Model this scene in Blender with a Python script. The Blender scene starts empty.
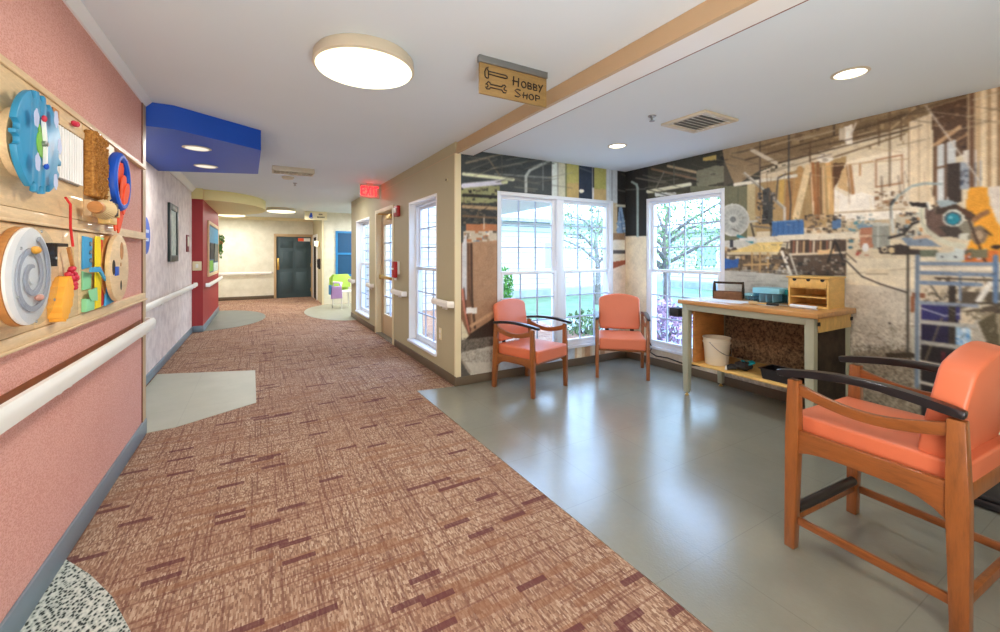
import bpy, bmesh, math, random
import numpy as np
from mathutils import Matrix, Vector, Euler

random.seed(7)
rng = np.random.default_rng(11)
SC = bpy.context.scene
COL = SC.collection
PI = math.pi

# ------------------------------------------------------------------ camera model (used for the camera and to measure the place)
FOC, CAMH, VH = 416.0, 1.45, 255.0
YAW = math.radians(30)
SN, CS = math.sin(YAW), math.cos(YAW)

def ray(u, v):
    a = (u - 500) / FOC
    return SN + a * CS, CS - a * SN, -(v - VH) / FOC
def at_z(u, v, z=0.0):
    r = ray(u, v); t = (z - CAMH) / r[2]
    return Vector((t * r[0], t * r[1], z))
def at_x(u, v, X):
    r = ray(u, v); t = X / r[0]
    return Vector((X, t * r[1], CAMH + t * r[2]))
def at_y(u, v, Y):
    r = ray(u, v); t = Y / r[1]
    return Vector((t * r[0], Y, CAMH + t * r[2]))

# ------------------------------------------------------------------ mesh helpers
def new():
    return bmesh.new()

def _bev(bm, geom_verts, bev, seg):
    vs = set(geom_verts)
    es = [e for e in bm.edges if e.verts[0] in vs and e.verts[1] in vs]
    bmesh.ops.bevel(bm, geom=es, offset=bev, segments=seg, profile=0.5, affect='EDGES', clamp_overlap=True)

def bx(bm, c, s, rot=None, bev=0.0, seg=2):
    m = Matrix.Translation(Vector(c))
    if rot is not None:
        m = m @ Euler(rot).to_matrix().to_4x4()
    m = m @ Matrix.Diagonal((s[0], s[1], s[2], 1))
    r = bmesh.ops.create_cube(bm, size=1.0, matrix=m)
    if bev > 0:
        _bev(bm, r['verts'], bev, seg)
    return bm

def b2(bm, x0, x1, y0, y1, z0, z1, bev=0.0, seg=2):
    return bx(bm, ((x0 + x1) / 2, (y0 + y1) / 2, (z0 + z1) / 2), (abs(x1 - x0), abs(y1 - y0), abs(z1 - z0)), None, bev, seg)

def prism(bm, pts, d0, d1, plane='xy', bev=0.0, seg=2):
    """extrude a 2D outline from d0 to d1 along the axis left out of plane"""
    def mk(p, d):
        if plane == 'xy': return (p[0], p[1], d)
        if plane == 'xz': return (p[0], d, p[1])
        return (d, p[0], p[1])
    lo = [bm.verts.new(mk(p, d0)) for p in pts]
    hi = [bm.verts.new(mk(p, d1)) for p in pts]
    n = len(pts)
    fs = [bm.faces.new(lo[::-1]), bm.faces.new(hi)]
    for i in range(n):
        fs.append(bm.faces.new((lo[i], lo[(i + 1) % n], hi[(i + 1) % n], hi[i])))
    bmesh.ops.recalc_face_normals(bm, faces=fs)
    if bev > 0:
        es = list(fs[0].edges) + list(fs[1].edges)
        bmesh.ops.bevel(bm, geom=es, offset=bev, segments=seg, profile=0.5, affect='EDGES', clamp_overlap=True)
    return bm

def _frames(pts, closed=False):
    P = [Vector(p) for p in pts]
    n = len(P); T = []
    for i in range(n):
        if closed:
            d = P[(i + 1) % n] - P[i - 1]
        elif i == 0: d = P[1] - P[0]
        elif i == n - 1: d = P[-1] - P[-2]
        else: d = (P[i + 1] - P[i]).normalized() + (P[i] - P[i - 1]).normalized()
        T.append(d.normalized())
    return P, T

def tube(bm, pts, r, n=8, closed=False):
    P, T = _frames(pts, closed)
    up = Vector((0, 0, 1)) if abs(T[0].z) < 0.9 else Vector((1, 0, 0))
    rings = []
    for i, (p, t) in enumerate(zip(P, T)):
        x = up.cross(t)
        if x.length < 1e-4: x = Vector((1, 0, 0)).cross(t)
        x.normalize(); y = t.cross(x); up = y
        rr = r[i] if isinstance(r, (list, tuple)) else r
        rings.append([bm.verts.new(p + (x * math.cos(2 * PI * k / n) + y * math.sin(2 * PI * k / n)) * rr) for k in range(n)])
    m = len(rings)
    for i in range(m if closed else m - 1):
        a, b = rings[i], rings[(i + 1) % m]
        for k in range(n):
            bm.faces.new((a[k], a[(k + 1) % n], b[(k + 1) % n], b[k]))
    if not closed:
        bm.faces.new(rings[0][::-1]); bm.faces.new(rings[-1])
    return bm

def bar(bm, pts, w, h, side=(1, 0, 0), bev=0.0):
    """sweep a w x h rectangle along pts; w along `side`"""
    P, T = _frames(pts)
    sd = Vector(side).normalized(); rings = []; vs = []
    for i, (p, t) in enumerate(zip(P, T)):
        x = (sd - t * sd.dot(t)).normalized(); y = t.cross(x)
        ww = w[i] if isinstance(w, (list, tuple)) else w
        hh = h[i] if isinstance(h, (list, tuple)) else h
        ring = [bm.verts.new(p + x * (ww / 2 * sx) + y * (hh / 2 * sy)) for sx, sy in ((-1, -1), (1, -1), (1, 1), (-1, 1))]
        rings.append(ring); vs += ring
    fs = []
    for a, b in zip(rings, rings[1:]):
        for k in range(4):
            fs.append(bm.faces.new((a[k], a[(k + 1) % 4], b[(k + 1) % 4], b[k])))
    fs.append(bm.faces.new(rings[0][::-1])); fs.append(bm.faces.new(rings[-1]))
    if bev > 0:
        es = set()
        for a, b in zip(rings, rings[1:]):
            for k in range(4):
                e = bm.edges.get((a[k], b[k]))
                if e: es.add(e)
        for r in (rings[0], rings[-1]):
            for k in range(4):
                e = bm.edges.get((r[k], r[(k + 1) % 4]))
                if e: es.add(e)
        bmesh.ops.bevel(bm, geom=list(es), offset=bev, segments=2, profile=0.5, affect='EDGES', clamp_overlap=True)
    return bm

def lathe(bm, prof, n=32, c=(0, 0, 0), axis='z'):
    c = Vector(c)
    def mk(r, z, a):
        x, y = r * math.cos(a), r * math.sin(a)
        if axis == 'z': return c + Vector((x, y, z))
        if axis == 'x': return c + Vector((z, x, y))
        return c + Vector((x, z, y))
    rings = [[bm.verts.new(mk(max(r, 1e-4), z, 2 * PI * k / n)) for k in range(n)] for r, z in prof]
    fs = []
    for a, b in zip(rings, rings[1:]):
        for k in range(n):
            fs.append(bm.faces.new((a[k], a[(k + 1) % n], b[(k + 1) % n], b[k])))
    fs.append(bm.faces.new(rings[0][::-1])); fs.append(bm.faces.new(rings[-1]))
    bmesh.ops.recalc_face_normals(bm, faces=fs)
    return bm

def ball(bm, c, r, seg=12):
    s = r if isinstance(r, (tuple, list)) else (r, r, r)
    m = Matrix.Translation(Vector(c)) @ Matrix.Diagonal((s[0], s[1], s[2], 1))
    bmesh.ops.create_uvsphere(bm, u_segments=seg, v_segments=max(6, seg // 2), radius=1.0, matrix=m)
    return bm

def obj(name, bm, m=None, parent=None, label=None, smooth=35, loc=None):
    me = bpy.data.meshes.new(name)
    bm.normal_update()
    bm.to_mesh(me); bm.free()
    if smooth:
        me.polygons.foreach_set('use_smooth', [True] * len(me.polygons))
        me.set_sharp_from_angle(angle=math.radians(smooth))
    if m is not None: me.materials.append(m)
    o = bpy.data.objects.new(name, me); COL.objects.link(o)
    if parent is not None: o.parent = parent
    if loc is not None: o.location = loc
    if label: o['label'] = label
    return o

def thing(name, label, cat, loc=(0, 0, 0), rotz=0.0, group=None):
    o = bpy.data.objects.new(name, None); COL.objects.link(o)
    o.empty_display_size = 0.1
    o.location = loc; o.rotation_euler = (0, 0, rotz)
    o['label'] = label; o['category'] = cat
    if group: o['group'] = group
    return o

def tag(o, label, cat, group=None):
    o['label'] = label; o['category'] = cat
    if group: o['group'] = group
    return o

def struct(name, bm, m, parent=None, label=None, smooth=35):
    o = obj(name, bm, m, parent, None, smooth)
    if parent is None:
        o['kind'] = 'structure'
        o['label'] = label or name.replace('_', ' '); o['category'] = 'room part'
    return o

def sroot(name, label, loc=(0, 0, 0), rotz=0.0, cat='window'):
    o = bpy.data.objects.new(name, None); COL.objects.link(o)
    o.location = loc; o.rotation_euler = (0, 0, rotz)
    o['kind'] = 'structure'; o['label'] = label; o['category'] = cat
    return o

def dup(root, loc, rotz=None, label=None, group=None):
    r = root.copy(); COL.objects.link(r); r.location = loc
    if rotz is not None: r.rotation_euler = (0, 0, rotz)
    if label: r['label'] = label
    if group: r['group'] = group
    for ch in list(root.children):
        c = ch.copy(); COL.objects.link(c); c.parent = r
        for g in list(ch.children):
            d = g.copy(); COL.objects.link(d); d.parent = c
    return r

# ------------------------------------------------------------------ materials
def lin(c):
    out = []
    for k in c[:3]:
        k = k / 255.0
        out.append(k / 12.92 if k <= 0.04045 else ((k + 0.055) / 1.055) ** 2.4)
    return tuple(out)

class NT:
    def __init__(self, m):
        m.use_nodes = True
        self.t = m.node_tree; self.t.nodes.clear()
    def n(self, typ, **kw):
        nd = self.t.nodes.new(typ)
        for k, v in kw.items():
            setattr(nd, k, v)
        return nd
    def l(self, a, b):
        self.t.links.new(a, b)
    def math(self, op, a, b=None, c=None):
        nd = self.n('ShaderNodeMath', operation=op)
        for i, x in enumerate((a, b, c)):
            if x is None: continue
            if isinstance(x, (int, float)): nd.inputs[i].default_value = x
            else: self.l(x, nd.inputs[i])
        return nd.outputs[0]
    def mix(self, f, a, b):
        nd = self.n('ShaderNodeMix', data_type='RGBA')
        for i, x in ((0, f), (6, a), (7, b)):
            if isinstance(x, (int, float)): nd.inputs[i].default_value = x
            elif isinstance(x, (tuple, list)): nd.inputs[i].default_value = (*x[:3], 1)
            else: self.l(x, nd.inputs[i])
        return nd.outputs[2]
    def pos(self):
        return self.n('ShaderNodeNewGeometry').outputs['Position']
    def objc(self):
        return self.n('ShaderNodeTexCoord').outputs['Object']
    def scale(self, v, s):
        nd = self.n('ShaderNodeVectorMath', operation='MULTIPLY')
        self.l(v, nd.inputs[0]); nd.inputs[1].default_value = s
        return nd.outputs[0]
    def noise(self, v, s, detail=3, rough=0.5):
        nd = self.n('ShaderNodeTexNoise'); nd.inputs['Scale'].default_value = s
        nd.inputs['Detail'].default_value = detail; nd.inputs['Roughness'].default_value = rough
        self.l(v, nd.inputs['Vector']); return nd.outputs['Fac']
    def ramp(self, f, stops):
        nd = self.n('ShaderNodeValToRGB'); e = nd.color_ramp.elements
        while len(e) < len(stops): e.new(0.5)
        for k, (p, c) in zip(e, stops):
            k.position = p; k.color = (*c[:3], 1)
        self.l(f, nd.inputs[0]); return nd.outputs[0]
    def out(self, color, rough=0.6, metal=0.0, bump=None, bstr=0.2, bdist=0.01, spec=0.5, coat=0.0):
        p = self.n('ShaderNodeBsdfPrincipled')
        if isinstance(color, (tuple, list)): p.inputs['Base Color'].default_value = (*color[:3], 1)
        else: self.l(color, p.inputs['Base Color'])
        if isinstance(rough, (int, float)): p.inputs['Roughness'].default_value = rough
        else: self.l(rough, p.inputs['Roughness'])
        p.inputs['Metallic'].default_value = metal
        p.inputs['Specular IOR Level'].default_value = spec
        p.inputs['Coat Weight'].default_value = coat
        if bump is not None:
            b = self.n('ShaderNodeBump'); b.inputs['Strength'].default_value = bstr; b.inputs['Distance'].default_value = bdist
            self.l(bump, b.inputs['Height']); self.l(b.outputs[0], p.inputs['Normal'])
        o = self.n('ShaderNodeOutputMaterial'); self.l(p.outputs[0], o.inputs[0])
        return p

def mat(name, c, rough=0.55, metal=0.0, var=0.12, scale=8.0, bump=0.0, bscale=120.0, spec=0.5, coat=0.0):
    m = bpy.data.materials.new(name); t = NT(m)
    base = lin(c); v = t.objc()
    col = t.mix(t.noise(v, scale), tuple(k * (1 - var) for k in base), tuple(min(1, k * (1 + var)) for k in base))
    bm_ = t.noise(v, bscale, 2) if bump else None
    t.out(col, rough, metal, bm_, bump, 0.004, spec, coat)
    return m

def wood(name, c, dark=0.6, stretch=(14, 14, 1.6), rough=0.42, coat=0.15):
    m = bpy.data.materials.new(name); t = NT(m); b = lin(c)
    v = t.scale(t.objc(), stretch)
    f = t.noise(v, 3.0, 5, 0.65); g = t.noise(v, 18.0, 2)
    f = t.math('ADD', t.math('MULTIPLY', f, 0.75), t.math('MULTIPLY', g, 0.25))
    col = t.ramp(f, [(0.3, tuple(k * dark for k in b)), (0.5, b), (0.72, tuple(min(1, k * 1.25) for k in b))])
    t.out(col, rough, 0, f, 0.08, 0.003, 0.5, coat)
    return m

def emit(name, c, s):
    m = bpy.data.materials.new(name); t = NT(m)
    e = t.n('ShaderNodeEmission'); e.inputs[0].default_value = (*lin(c), 1); e.inputs[1].default_value = s
    o = t.n('ShaderNodeOutputMaterial'); t.l(e.outputs[0], o.inputs[0])
    return m

def glassmat(name, tint=(255, 255, 255), refl=1.0):
    m = bpy.data.materials.new(name); t = NT(m)
    tr = t.n('ShaderNodeBsdfTransparent'); tr.inputs[0].default_value = (*lin(tint), 1)
    gl = t.n('ShaderNodeBsdfGlossy'); gl.inputs['Roughness'].default_value = 0.02
    lw = t.n('ShaderNodeLayerWeight'); lw.inputs['Blend'].default_value = 0.5
    fz = t.math('ADD', t.math('MULTIPLY', t.math('POWER', lw.outputs['Facing'], 5.0), 0.55), 0.04)
    mx = t.n('ShaderNodeMixShader')
    t.l(t.math('MULTIPLY', fz, refl), mx.inputs[0]); t.l(tr.outputs[0], mx.inputs[1]); t.l(gl.outputs[0], mx.inputs[2])
    o = t.n('ShaderNodeOutputMaterial'); t.l(mx.outputs[0], o.inputs[0])
    return m

def cells(t, v, sx, sy, ox=0.0, oy=0.0, stagger=None):
    """white noise per rectangular cell of size sx x sy (metres) in the XY plane"""
    sep = t.n('ShaderNodeSeparateXYZ'); t.l(v, sep.inputs[0])
    iy = t.math('FLOOR', t.math('DIVIDE', t.math('ADD', sep.outputs[1], oy), sy))
    x = t.math('DIVIDE', t.math('ADD', sep.outputs[0], ox), sx)
    if stagger:
        wn = t.n('ShaderNodeTexWhiteNoise', noise_dimensions='1D'); t.l(t.math('ADD', iy, stagger), wn.inputs['W'])
        x = t.math('ADD', x, wn.outputs['Value'])
    ix = t.math('FLOOR', x)
    cmb = t.n('ShaderNodeCombineXYZ'); t.l(ix, cmb.inputs[0]); t.l(iy, cmb.inputs[1])
    w = t.n('ShaderNodeTexWhiteNoise', noise_dimensions='2D'); t.l(cmb.outputs[0], w.inputs['Vector'])
    return w.outputs['Value']

def carpet_mat():
    m = bpy.data.materials.new('patterned_carpet'); t = NT(m); v = t.pos()
    sw = t.n('ShaderNodeSeparateXYZ'); t.l(v, sw.inputs[0])
    cb = t.n('ShaderNodeCombineXYZ'); t.l(sw.outputs[1], cb.inputs[0]); t.l(sw.outputs[0], cb.inputs[1])
    vt = cb.outputs[0]                                   # swapped: x<->y
    fine = cells(t, vt, 0.020, 0.0055, 0.3, 0.1, 3.0)    # yarn rows running along the corridor
    col = t.ramp(fine, [(0.0, lin((122, 92, 76))), (0.4, lin((154, 122, 100))), (0.75, lin((176, 146, 122))), (1.0, lin((198, 174, 150)))])
    pat = cells(t, v, 0.33, 0.24, 0, 0, 5.0)             # broad tonal blocks
    col = t.mix(t.math('MULTIPLY', pat, 0.36), col, lin((140, 100, 80)))
    ln1 = t.math('GREATER_THAN', cells(t, vt, 0.42, 0.009, 0.2, 0, 9.0), 0.88)   # thin dark lines along the corridor
    col = t.mix(t.math('MULTIPLY', ln1, 0.55), col, lin((104, 66, 58)))
    ln2 = t.math('GREATER_THAN', cells(t, v, 0.36, 0.010, 0.1, 0.03, 2.0), 0.86)  # thin dark lines across
    col = t.mix(t.math('MULTIPLY', ln2, 0.5), col, lin((112, 68, 58)))
    br = t.math('GREATER_THAN', cells(t, v, 0.22, 0.038, 0.5, 0.2, 17.0), 0.90)   # brown bars
    col = t.mix(t.math('MULTIPLY', br, 0.55), col, lin((140, 98, 72)))
    dk = t.math('GREATER_THAN', cells(t, v, 0.145, 0.034, 0.05, 0.4, 21.0), 0.95)  # maroon bars across
    col = t.mix(t.math('MULTIPLY', dk, 0.8), col, lin((96, 52, 56)))
    nz = t.noise(v, 260, 2)
    col = t.mix(t.math('MULTIPLY', t.math('SUBTRACT', nz, 0.35), 0.45), col, lin((84, 58, 48)))
    t.out(col, 0.95, 0, nz, 0.5, 0.004, 0.15)
    return m

def vinyl_mat(name, c, seam=0.62, rough=0.3):
    m = bpy.data.materials.new(name); t = NT(m); v = t.pos(); b = lin(c)
    f = t.noise(v, 2.2, 5, 0.6); g = t.noise(v, 30, 4, 0.6)
    col = t.mix(f, tuple(k * 0.76 for k in b), tuple(min(1, k * 1.2) for k in b))
    col = t.mix(t.math('MULTIPLY', g, 0.55), col, tuple(k * 0.82 for k in b))
    sp = t.n('ShaderNodeSeparateXYZ'); t.l(v, sp.inputs[0])
    fx = t.math('FRACT', t.math('DIVIDE', sp.outputs[0], seam)); fy = t.math('FRACT', t.math('DIVIDE', sp.outputs[1], seam))
    ln = t.math('MAXIMUM', t.math('LESS_THAN', fx, 0.007), t.math('LESS_THAN', fy, 0.007))
    col = t.mix(t.math('MULTIPLY', ln, 0.35), col, tuple(k * 0.5 for k in b))
    rg = t.math('ADD', t.math('MULTIPLY', t.noise(v, 4, 3), 0.12), rough - 0.06)
    t.out(col, rg, 0, t.noise(v, 85, 2), 0.18, 0.004, 1.0)
    return m

def wallpaper_mat(name, c, c2, cell=0.006):
    m = bpy.data.materials.new(name); t = NT(m); v = t.pos()
    vo = t.n('ShaderNodeTexVoronoi'); vo.inputs['Scale'].default_value = 1 / cell; t.l(t.scale(v, (1, 0.55, 1)), vo.inputs['Vector'])
    n2 = t.noise(v, 3.0, 2)
    f = t.math('ADD', t.math('MULTIPLY', vo.outputs['Distance'], 0.9), t.math('MULTIPLY', n2, 0.3))
    col = t.ramp(f, [(0.15, lin(c2)), (0.75, lin(c))])
    t.out(col, 0.75, 0, vo.outputs['Distance'], 0.35, 0.003, 0.25)
    return m

def blotch_mat(name, c, c2, scale=6.0):
    m = bpy.data.materials.new(name); t = NT(m); v = t.pos()
    f = t.noise(v, scale, 6, 0.65)
    col = t.ramp(f, [(0.35, lin(c2)), (0.62, lin(c))])
    t.out(col, 0.8, 0, t.noise(v, 60, 3), 0.15, 0.004, 0.3)
    return m

def pebble_mat():
    m = bpy.data.materials.new('speckled_mat'); t = NT(m); v = t.pos()
    vo = t.n('ShaderNodeTexVoronoi'); vo.inputs['Scale'].default_value = 62; vo.inputs['Randomness'].default_value = 1.0
    t.l(t.scale(v, (1.3, 0.8, 1)), vo.inputs['Vector'])
    nz = t.noise(v, 90, 2)
    f = t.math('ADD', vo.outputs['Distance'], t.math('MULTIPLY', t.math('SUBTRACT', nz, 0.5), 0.7))
    col = t.ramp(f, [(0.30, lin((52, 60, 58))), (0.44, lin((160, 168, 160))), (0.8, lin((202, 206, 196)))])
    t.out(col, 0.95, 0, vo.outputs['Distance'], 0.4, 0.004, 0.2)
    return m

def siding_mat(name, c):
    m = bpy.data.materials.new(name); t = NT(m); v = t.pos(); b = lin(c)
    sp = t.n('ShaderNodeSeparateXYZ'); t.l(v, sp.inputs[0])
    fz = t.math('FRACT', t.math('DIVIDE', sp.outputs[2], 0.19))
    col = t.mix(t.math('LESS_THAN', fz, 0.16), b, tuple(k * 0.42 for k in b))
    t.out(col, 0.6, 0, fz, 0.4, 0.03)
    return m

def vcol_mat():
    m = bpy.data.materials.new('printed_mural'); t = NT(m)
    a = t.n('ShaderNodeAttribute'); a.attribute_name = 'Col'
    t.out(a.outputs['Color'], 0.5, 0, None, spec=0.3)
    return m

MT = dict(
    carpet=carpet_mat(),
    vinyl=vinyl_mat('grey_vinyl_floor', (134, 134, 120), 0.62, 0.21),
    vinyl_cream=vinyl_mat('pale_vinyl_inlay', (164, 164, 146), 0.61, 0.45),
    vinyl_green=vinyl_mat('grey_green_inlay', (88, 94, 80), 0.9, 0.6),
    pebble=pebble_mat(),
    salmon=wallpaper_mat('salmon_wallpaper', (226, 172, 158), (202, 136, 120)),
    lilac=blotch_mat('lilac_brick_wallpaper', (226, 214, 208), (202, 188, 184), 7.0),
    tan=mat('tan_paint', (178, 168, 134), 0.6, 0, 0.04, 3),
    tan_d=mat('tan_trim_paint', (192, 164, 126), 0.5, 0, 0.05, 3),
    cream=blotch_mat('cream_wallpaper', (228, 224, 206), (214, 210, 190), 4.0),
    creamp=mat('cream_paint', (228, 216, 178), 0.5, 0, 0.04, 4),
    ceil=mat('ceiling_paint', (216, 226, 230), 0.8, 0, 0.02, 2, 0.05, 60),
    white=mat('white_paint', (230, 230, 226), 0.4, 0, 0.03, 4),
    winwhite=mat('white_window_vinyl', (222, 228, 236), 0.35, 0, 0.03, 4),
    rail=mat('white_handrail_vinyl', (236, 234, 226), 0.35, 0, 0.03, 5),
    red=mat('red_paint', (158, 44, 48), 0.55, 0, 0.06, 4),
    redl=mat('brick_red_paint', (186, 72, 54), 0.55, 0, 0.06, 4),
    blue=mat('royal_blue_paint', (0, 76, 186), 0.45, 0, 0.04, 3),
    yellow=mat('pale_yellow_paint', (226, 214, 152), 0.55, 0, 0.04, 3),
    base_grey=mat('grey_blue_baseboard', (118, 134, 144), 0.4, 0, 0.06, 5),
    base_br=mat('brown_baseboard', (98, 84, 66), 0.45, 0, 0.06, 5),
    brownline=mat('brown_caulk', (120, 58, 32), 0.6),
    maple=wood('maple_board', (226, 194, 146), 0.86, (3, 3, 14), 0.5, 0.1),
    maple2=wood('maple_rail', (222, 192, 148), 0.86, (14, 2, 14), 0.5, 0.1),
    plyd=wood('plywood_amber', (186, 126, 66), 0.65, (3, 3, 9), 0.55, 0.0),
    oak=wood('honey_oak', (140, 82, 36), 0.62, (12, 12, 1.8), 0.38, 0.25),
    oakh=wood('honey_oak_rail', (136, 78, 34), 0.62, (12, 1.8, 12), 0.38, 0.25),
    benchtop=wood('bench_top_wood', (190, 140, 82), 0.7, (10, 1.5, 10), 0.4, 0.3),
    pine=wood('pine_wood', (222, 182, 106), 0.82, (12, 2, 5), 0.5, 0.1),
    orange=mat('orange_vinyl_upholstery', (206, 110, 74), 0.42, 0, 0.06, 6, 0.08, 300, 0.5),
    black=mat('black_urethane', (26, 25, 28), 0.3, 0, 0.1, 6),
    blackm=mat('matt_black', (30, 28, 28), 0.65, 0, 0.1, 6),
    sage=mat('sage_metal_paint', (166, 168, 146), 0.45, 0, 0.05, 6),
    chipb=blotch_mat('dark_chip_panel', (156, 128, 96), (46, 36, 28), 42.0),
    darkp=blotch_mat('dark_side_panel', (66, 54, 42), (40, 33, 26), 9.0),
    steel=mat('brushed_steel', (150, 152, 150), 0.35, 0.9, 0.05, 8),
    brass=mat('brass', (196, 160, 84), 0.3, 0.9, 0.05, 8),
    navy=mat('dark_slate_door', (60, 80, 86), 0.5, 0, 0.05, 4),
    bucket=mat('white_plastic', (226, 218, 196), 0.4, 0, 0.04, 6),
    muntin=mat('shaded_muntin_vinyl', (172, 184, 204), 0.45, 0, 0.03, 4),  # window vinyl again, with the backlit shade of the bars put into its colour
    glass=glassmat('window_glass', (250, 253, 255)),
    darkwood=wood('dark_brown_wood', (122, 84, 54), 0.6, (10, 2, 10), 0.55, 0),
    clearb=glassmat('clear_blue_plastic', (190, 232, 245), 1.6),
    teal=mat('teal_plastic', (30, 150, 160), 0.35),
    skyblue=mat('sky_blue_board', (44, 142, 186), 0.42, 0, 0.06, 9),
    cloud=mat('pale_lilac_paint', (186, 196, 226), 0.5),
    green=mat('lime_paint', (120, 186, 66), 0.5),
    green2=mat('mint_felt', (142, 212, 160), 0.85),
    bluef=mat('blue_felt', (70, 160, 210), 0.85),
    yel=mat('yellow_felt', (246, 218, 40), 0.85),
    redf=mat('red_felt', (206, 44, 40), 0.85),
    orangef=mat('orange_ribbon', (248, 92, 50), 0.6),
    gold=mat('golden_yellow_felt', (246, 174, 60), 0.7),
    pinkf=mat('crimson_beads', (200, 40, 66), 0.45),
    lav=mat('lavender_fabric', (196, 160, 220), 0.8),
    coir=blotch_mat('coir_bristle', (190, 136, 68), (136, 86, 34), 90.0),
    bristle=mat('natural_bristle', (214, 188, 140), 0.8),
    acrylic=glassmat('clear_acrylic', (246, 248, 250), 0.25),
    swhite=mat('white_disc', (232, 230, 226), 0.35),
    paper=mat('paper', (226, 232, 240), 0.6),
    alarm=mat('alarm_red', (176, 24, 28), 0.4),
    signtan=wood('sign_wood', (150, 122, 72), 0.8, (3, 14, 14), 0.6, 0),
    signink=mat('sign_ink', (38, 24, 16), 0.6),
    exitw=mat('exit_housing', (214, 170, 160), 0.5),
    exitred=emit('exit_red_letters', (255, 40, 46), 3.5),
    lampw=emit('lamp_diffuser', (255, 248, 214), 2.0),
    lampc=emit('downlight_glow', (255, 246, 226), 4.0),
    lampb=emit('soffit_downlight_glow', (255, 246, 226), 0.95),
    trimw=mat('fixture_trim', (206, 196, 172), 0.45),
    leaf=blotch_mat('leaf_green', (96, 150, 66), (48, 96, 40), 8.0),
    leafl=blotch_mat('pale_leaf', (128, 152, 104), (70, 98, 62), 4.0),
    shrubp=blotch_mat('purple_shrub_leaf', (176, 140, 166), (104, 96, 116), 5.0),
    bark=blotch_mat('grey_bark', (120, 112, 106), (84, 78, 74), 12.0),
    grass=blotch_mat('lawn_grass', (104, 132, 104), (84, 112, 84), 1.5),
    concrete=blotch_mat('concrete_path', (150, 160, 168), (130, 140, 150), 2.0),
    siding=siding_mat('white_lap_siding', (206, 203, 198)),
    roof=blotch_mat('grey_roof', (150, 152, 156), (120, 122, 128), 8.0),
    bblue=mat('blue_window_shade', (16, 76, 118), 0.5),
    mural=vcol_mat(),
    framed=mat('dark_teal_frame', (26, 44, 46), 0.35),
    art=blotch_mat('pale_print', (214, 220, 208), (168, 188, 180), 14.0),
)

# ================================================================== THE SETTING
LX, RX, BX, BY = -0.81, 1.87, 4.49, 4.22     # left wall, hall right wall, hobby-room right wall, hobby-room back wall
HC, RC = 2.70, 2.63                          # ceiling heights
YB = -1.7                                    # wall behind the camera
YE = 15.8                                    # end of the corridor

def wall_cells(bm, a0, a1, z0, z1, holes, put):
    """fill the rectangle a0..a1 x z0..z1 around rectangular holes; put(bm, a0, a1, z0, z1) adds one block"""
    xs = sorted({a0, a1, *[h[0] for h in holes], *[h[1] for h in holes]})
    for p, q in zip(xs, xs[1:]):
        mid = (p + q) / 2
        hs = sorted([(h[2], h[3]) for h in holes if h[0] < mid < h[1]])
        z = z0
        for h0, h1 in hs:
            if h0 > z + 1e-4: put(bm, p, q, z, h0)
            z = h1
        if z < z1 - 1e-4: put(bm, p, q, z, z1)
    return bm

# floors
bm = new(); b2(bm, -1.6, 5.2, YB - 0.2, YE + 0.2, -0.08, 0.0)
struct('floor', bm, MT['carpet'], label='brown and maroon patterned carpet floor of the corridor')
bm = new(); prism(bm, [(1.53, YB), (BX, YB), (BX, BY), (RX, BY), (1.45, 4.275), (1.51, 0.98)], 0.0, 0.003)
struct('floor_hobby', bm, MT['vinyl'], label='grey vinyl floor of the hobby shop corner')
bm = new(); prism(bm, [(-0.81, 4.37), (-0.62, 4.39), (-0.03, 4.73), (-0.05, 6.06), (-1.08, 6.46), (-1.08, 4.37)], 0.0, 0.003)
struct('floor_inlay', bm, MT['vinyl_cream'], label='pale vinyl inlay in the carpet under the blue soffit')
bm = new(); prism(bm, [(LX, 2.76), (-0.666, 2.56), (-0.543, 2.35), (-0.432, 2.10), (-0.36, 1.85), (-0.33, 1.6), (-0.38, 1.2), (-0.55, 0.8), (LX, 0.6)], 0.0, 0.004)
struct('floor_mat', bm, MT['pebble'], label='black and grey speckled floor inlay by the left wall')
bm = new(); prism(bm, [(-0.93 + 1.05 * math.sin(a), 11.33 - 1.65 * math.cos(a)) for a in [PI * i / 24 for i in range(25)]], 0.0, 0.003)
struct('floor_inlay', bm, MT['vinyl_green'], label='dark grey half round floor inlay by the red wall')
bm = new(); prism(bm, [(1.88 - 0.92 * math.sin(a), 11.35 - 1.72 * math.cos(a)) for a in [PI * i / 24 for i in range(25)]] + [(4.9, 13.05), (4.9, 10.46), (2.0, 10.46)], 0.0, 0.003)
struct('floor_inlay', bm, MT['vinyl_cream'], label='pale half round floor inlay at the far right opening')

# ceilings and beam
bm = new(); b2(bm, -1.6, 1.96, YB - 0.2, YE + 0.2, HC, HC + 0.12); b2(bm, 1.96, 5.2, 10.25, YE + 0.2, HC, HC + 0.12)
struct('ceiling', bm, MT['ceil'], label='white corridor ceiling')
bm = new(); b2(bm, 2.0, BX + 0.2, YB - 0.2, BY + 0.2, RC, RC + 0.12)
struct('ceiling_hobby', bm, MT['ceil'], label='white ceiling of the hobby shop corner')
bm = new(); b2(bm, 1.90, 2.085, YB, BY - 0.002, 2.572, HC - 0.001)
struct('beam', bm, MT['white'], label='white ceiling beam between corridor and hobby shop')
bm = new(); prism(bm, [(1.868, 2.57), (1.90, 2.57), (1.93, HC - 0.002), (1.895, HC - 0.002)], YB, 10.24, 'xz')
struct('trim_1', bm, MT['tan_d'], label='tan crown moulding along the right side of the corridor')
bm = new(); prism(bm, [(LX, 2.655), (LX + 0.012, 2.655), (LX + 0.05, HC - 0.004), (LX + 0.05, HC - 0.001), (LX, HC - 0.001)], YB, 4.36, 'xz')
struct('trim_2', bm, MT['white'], label='white crown moulding on the salmon wall')
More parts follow.
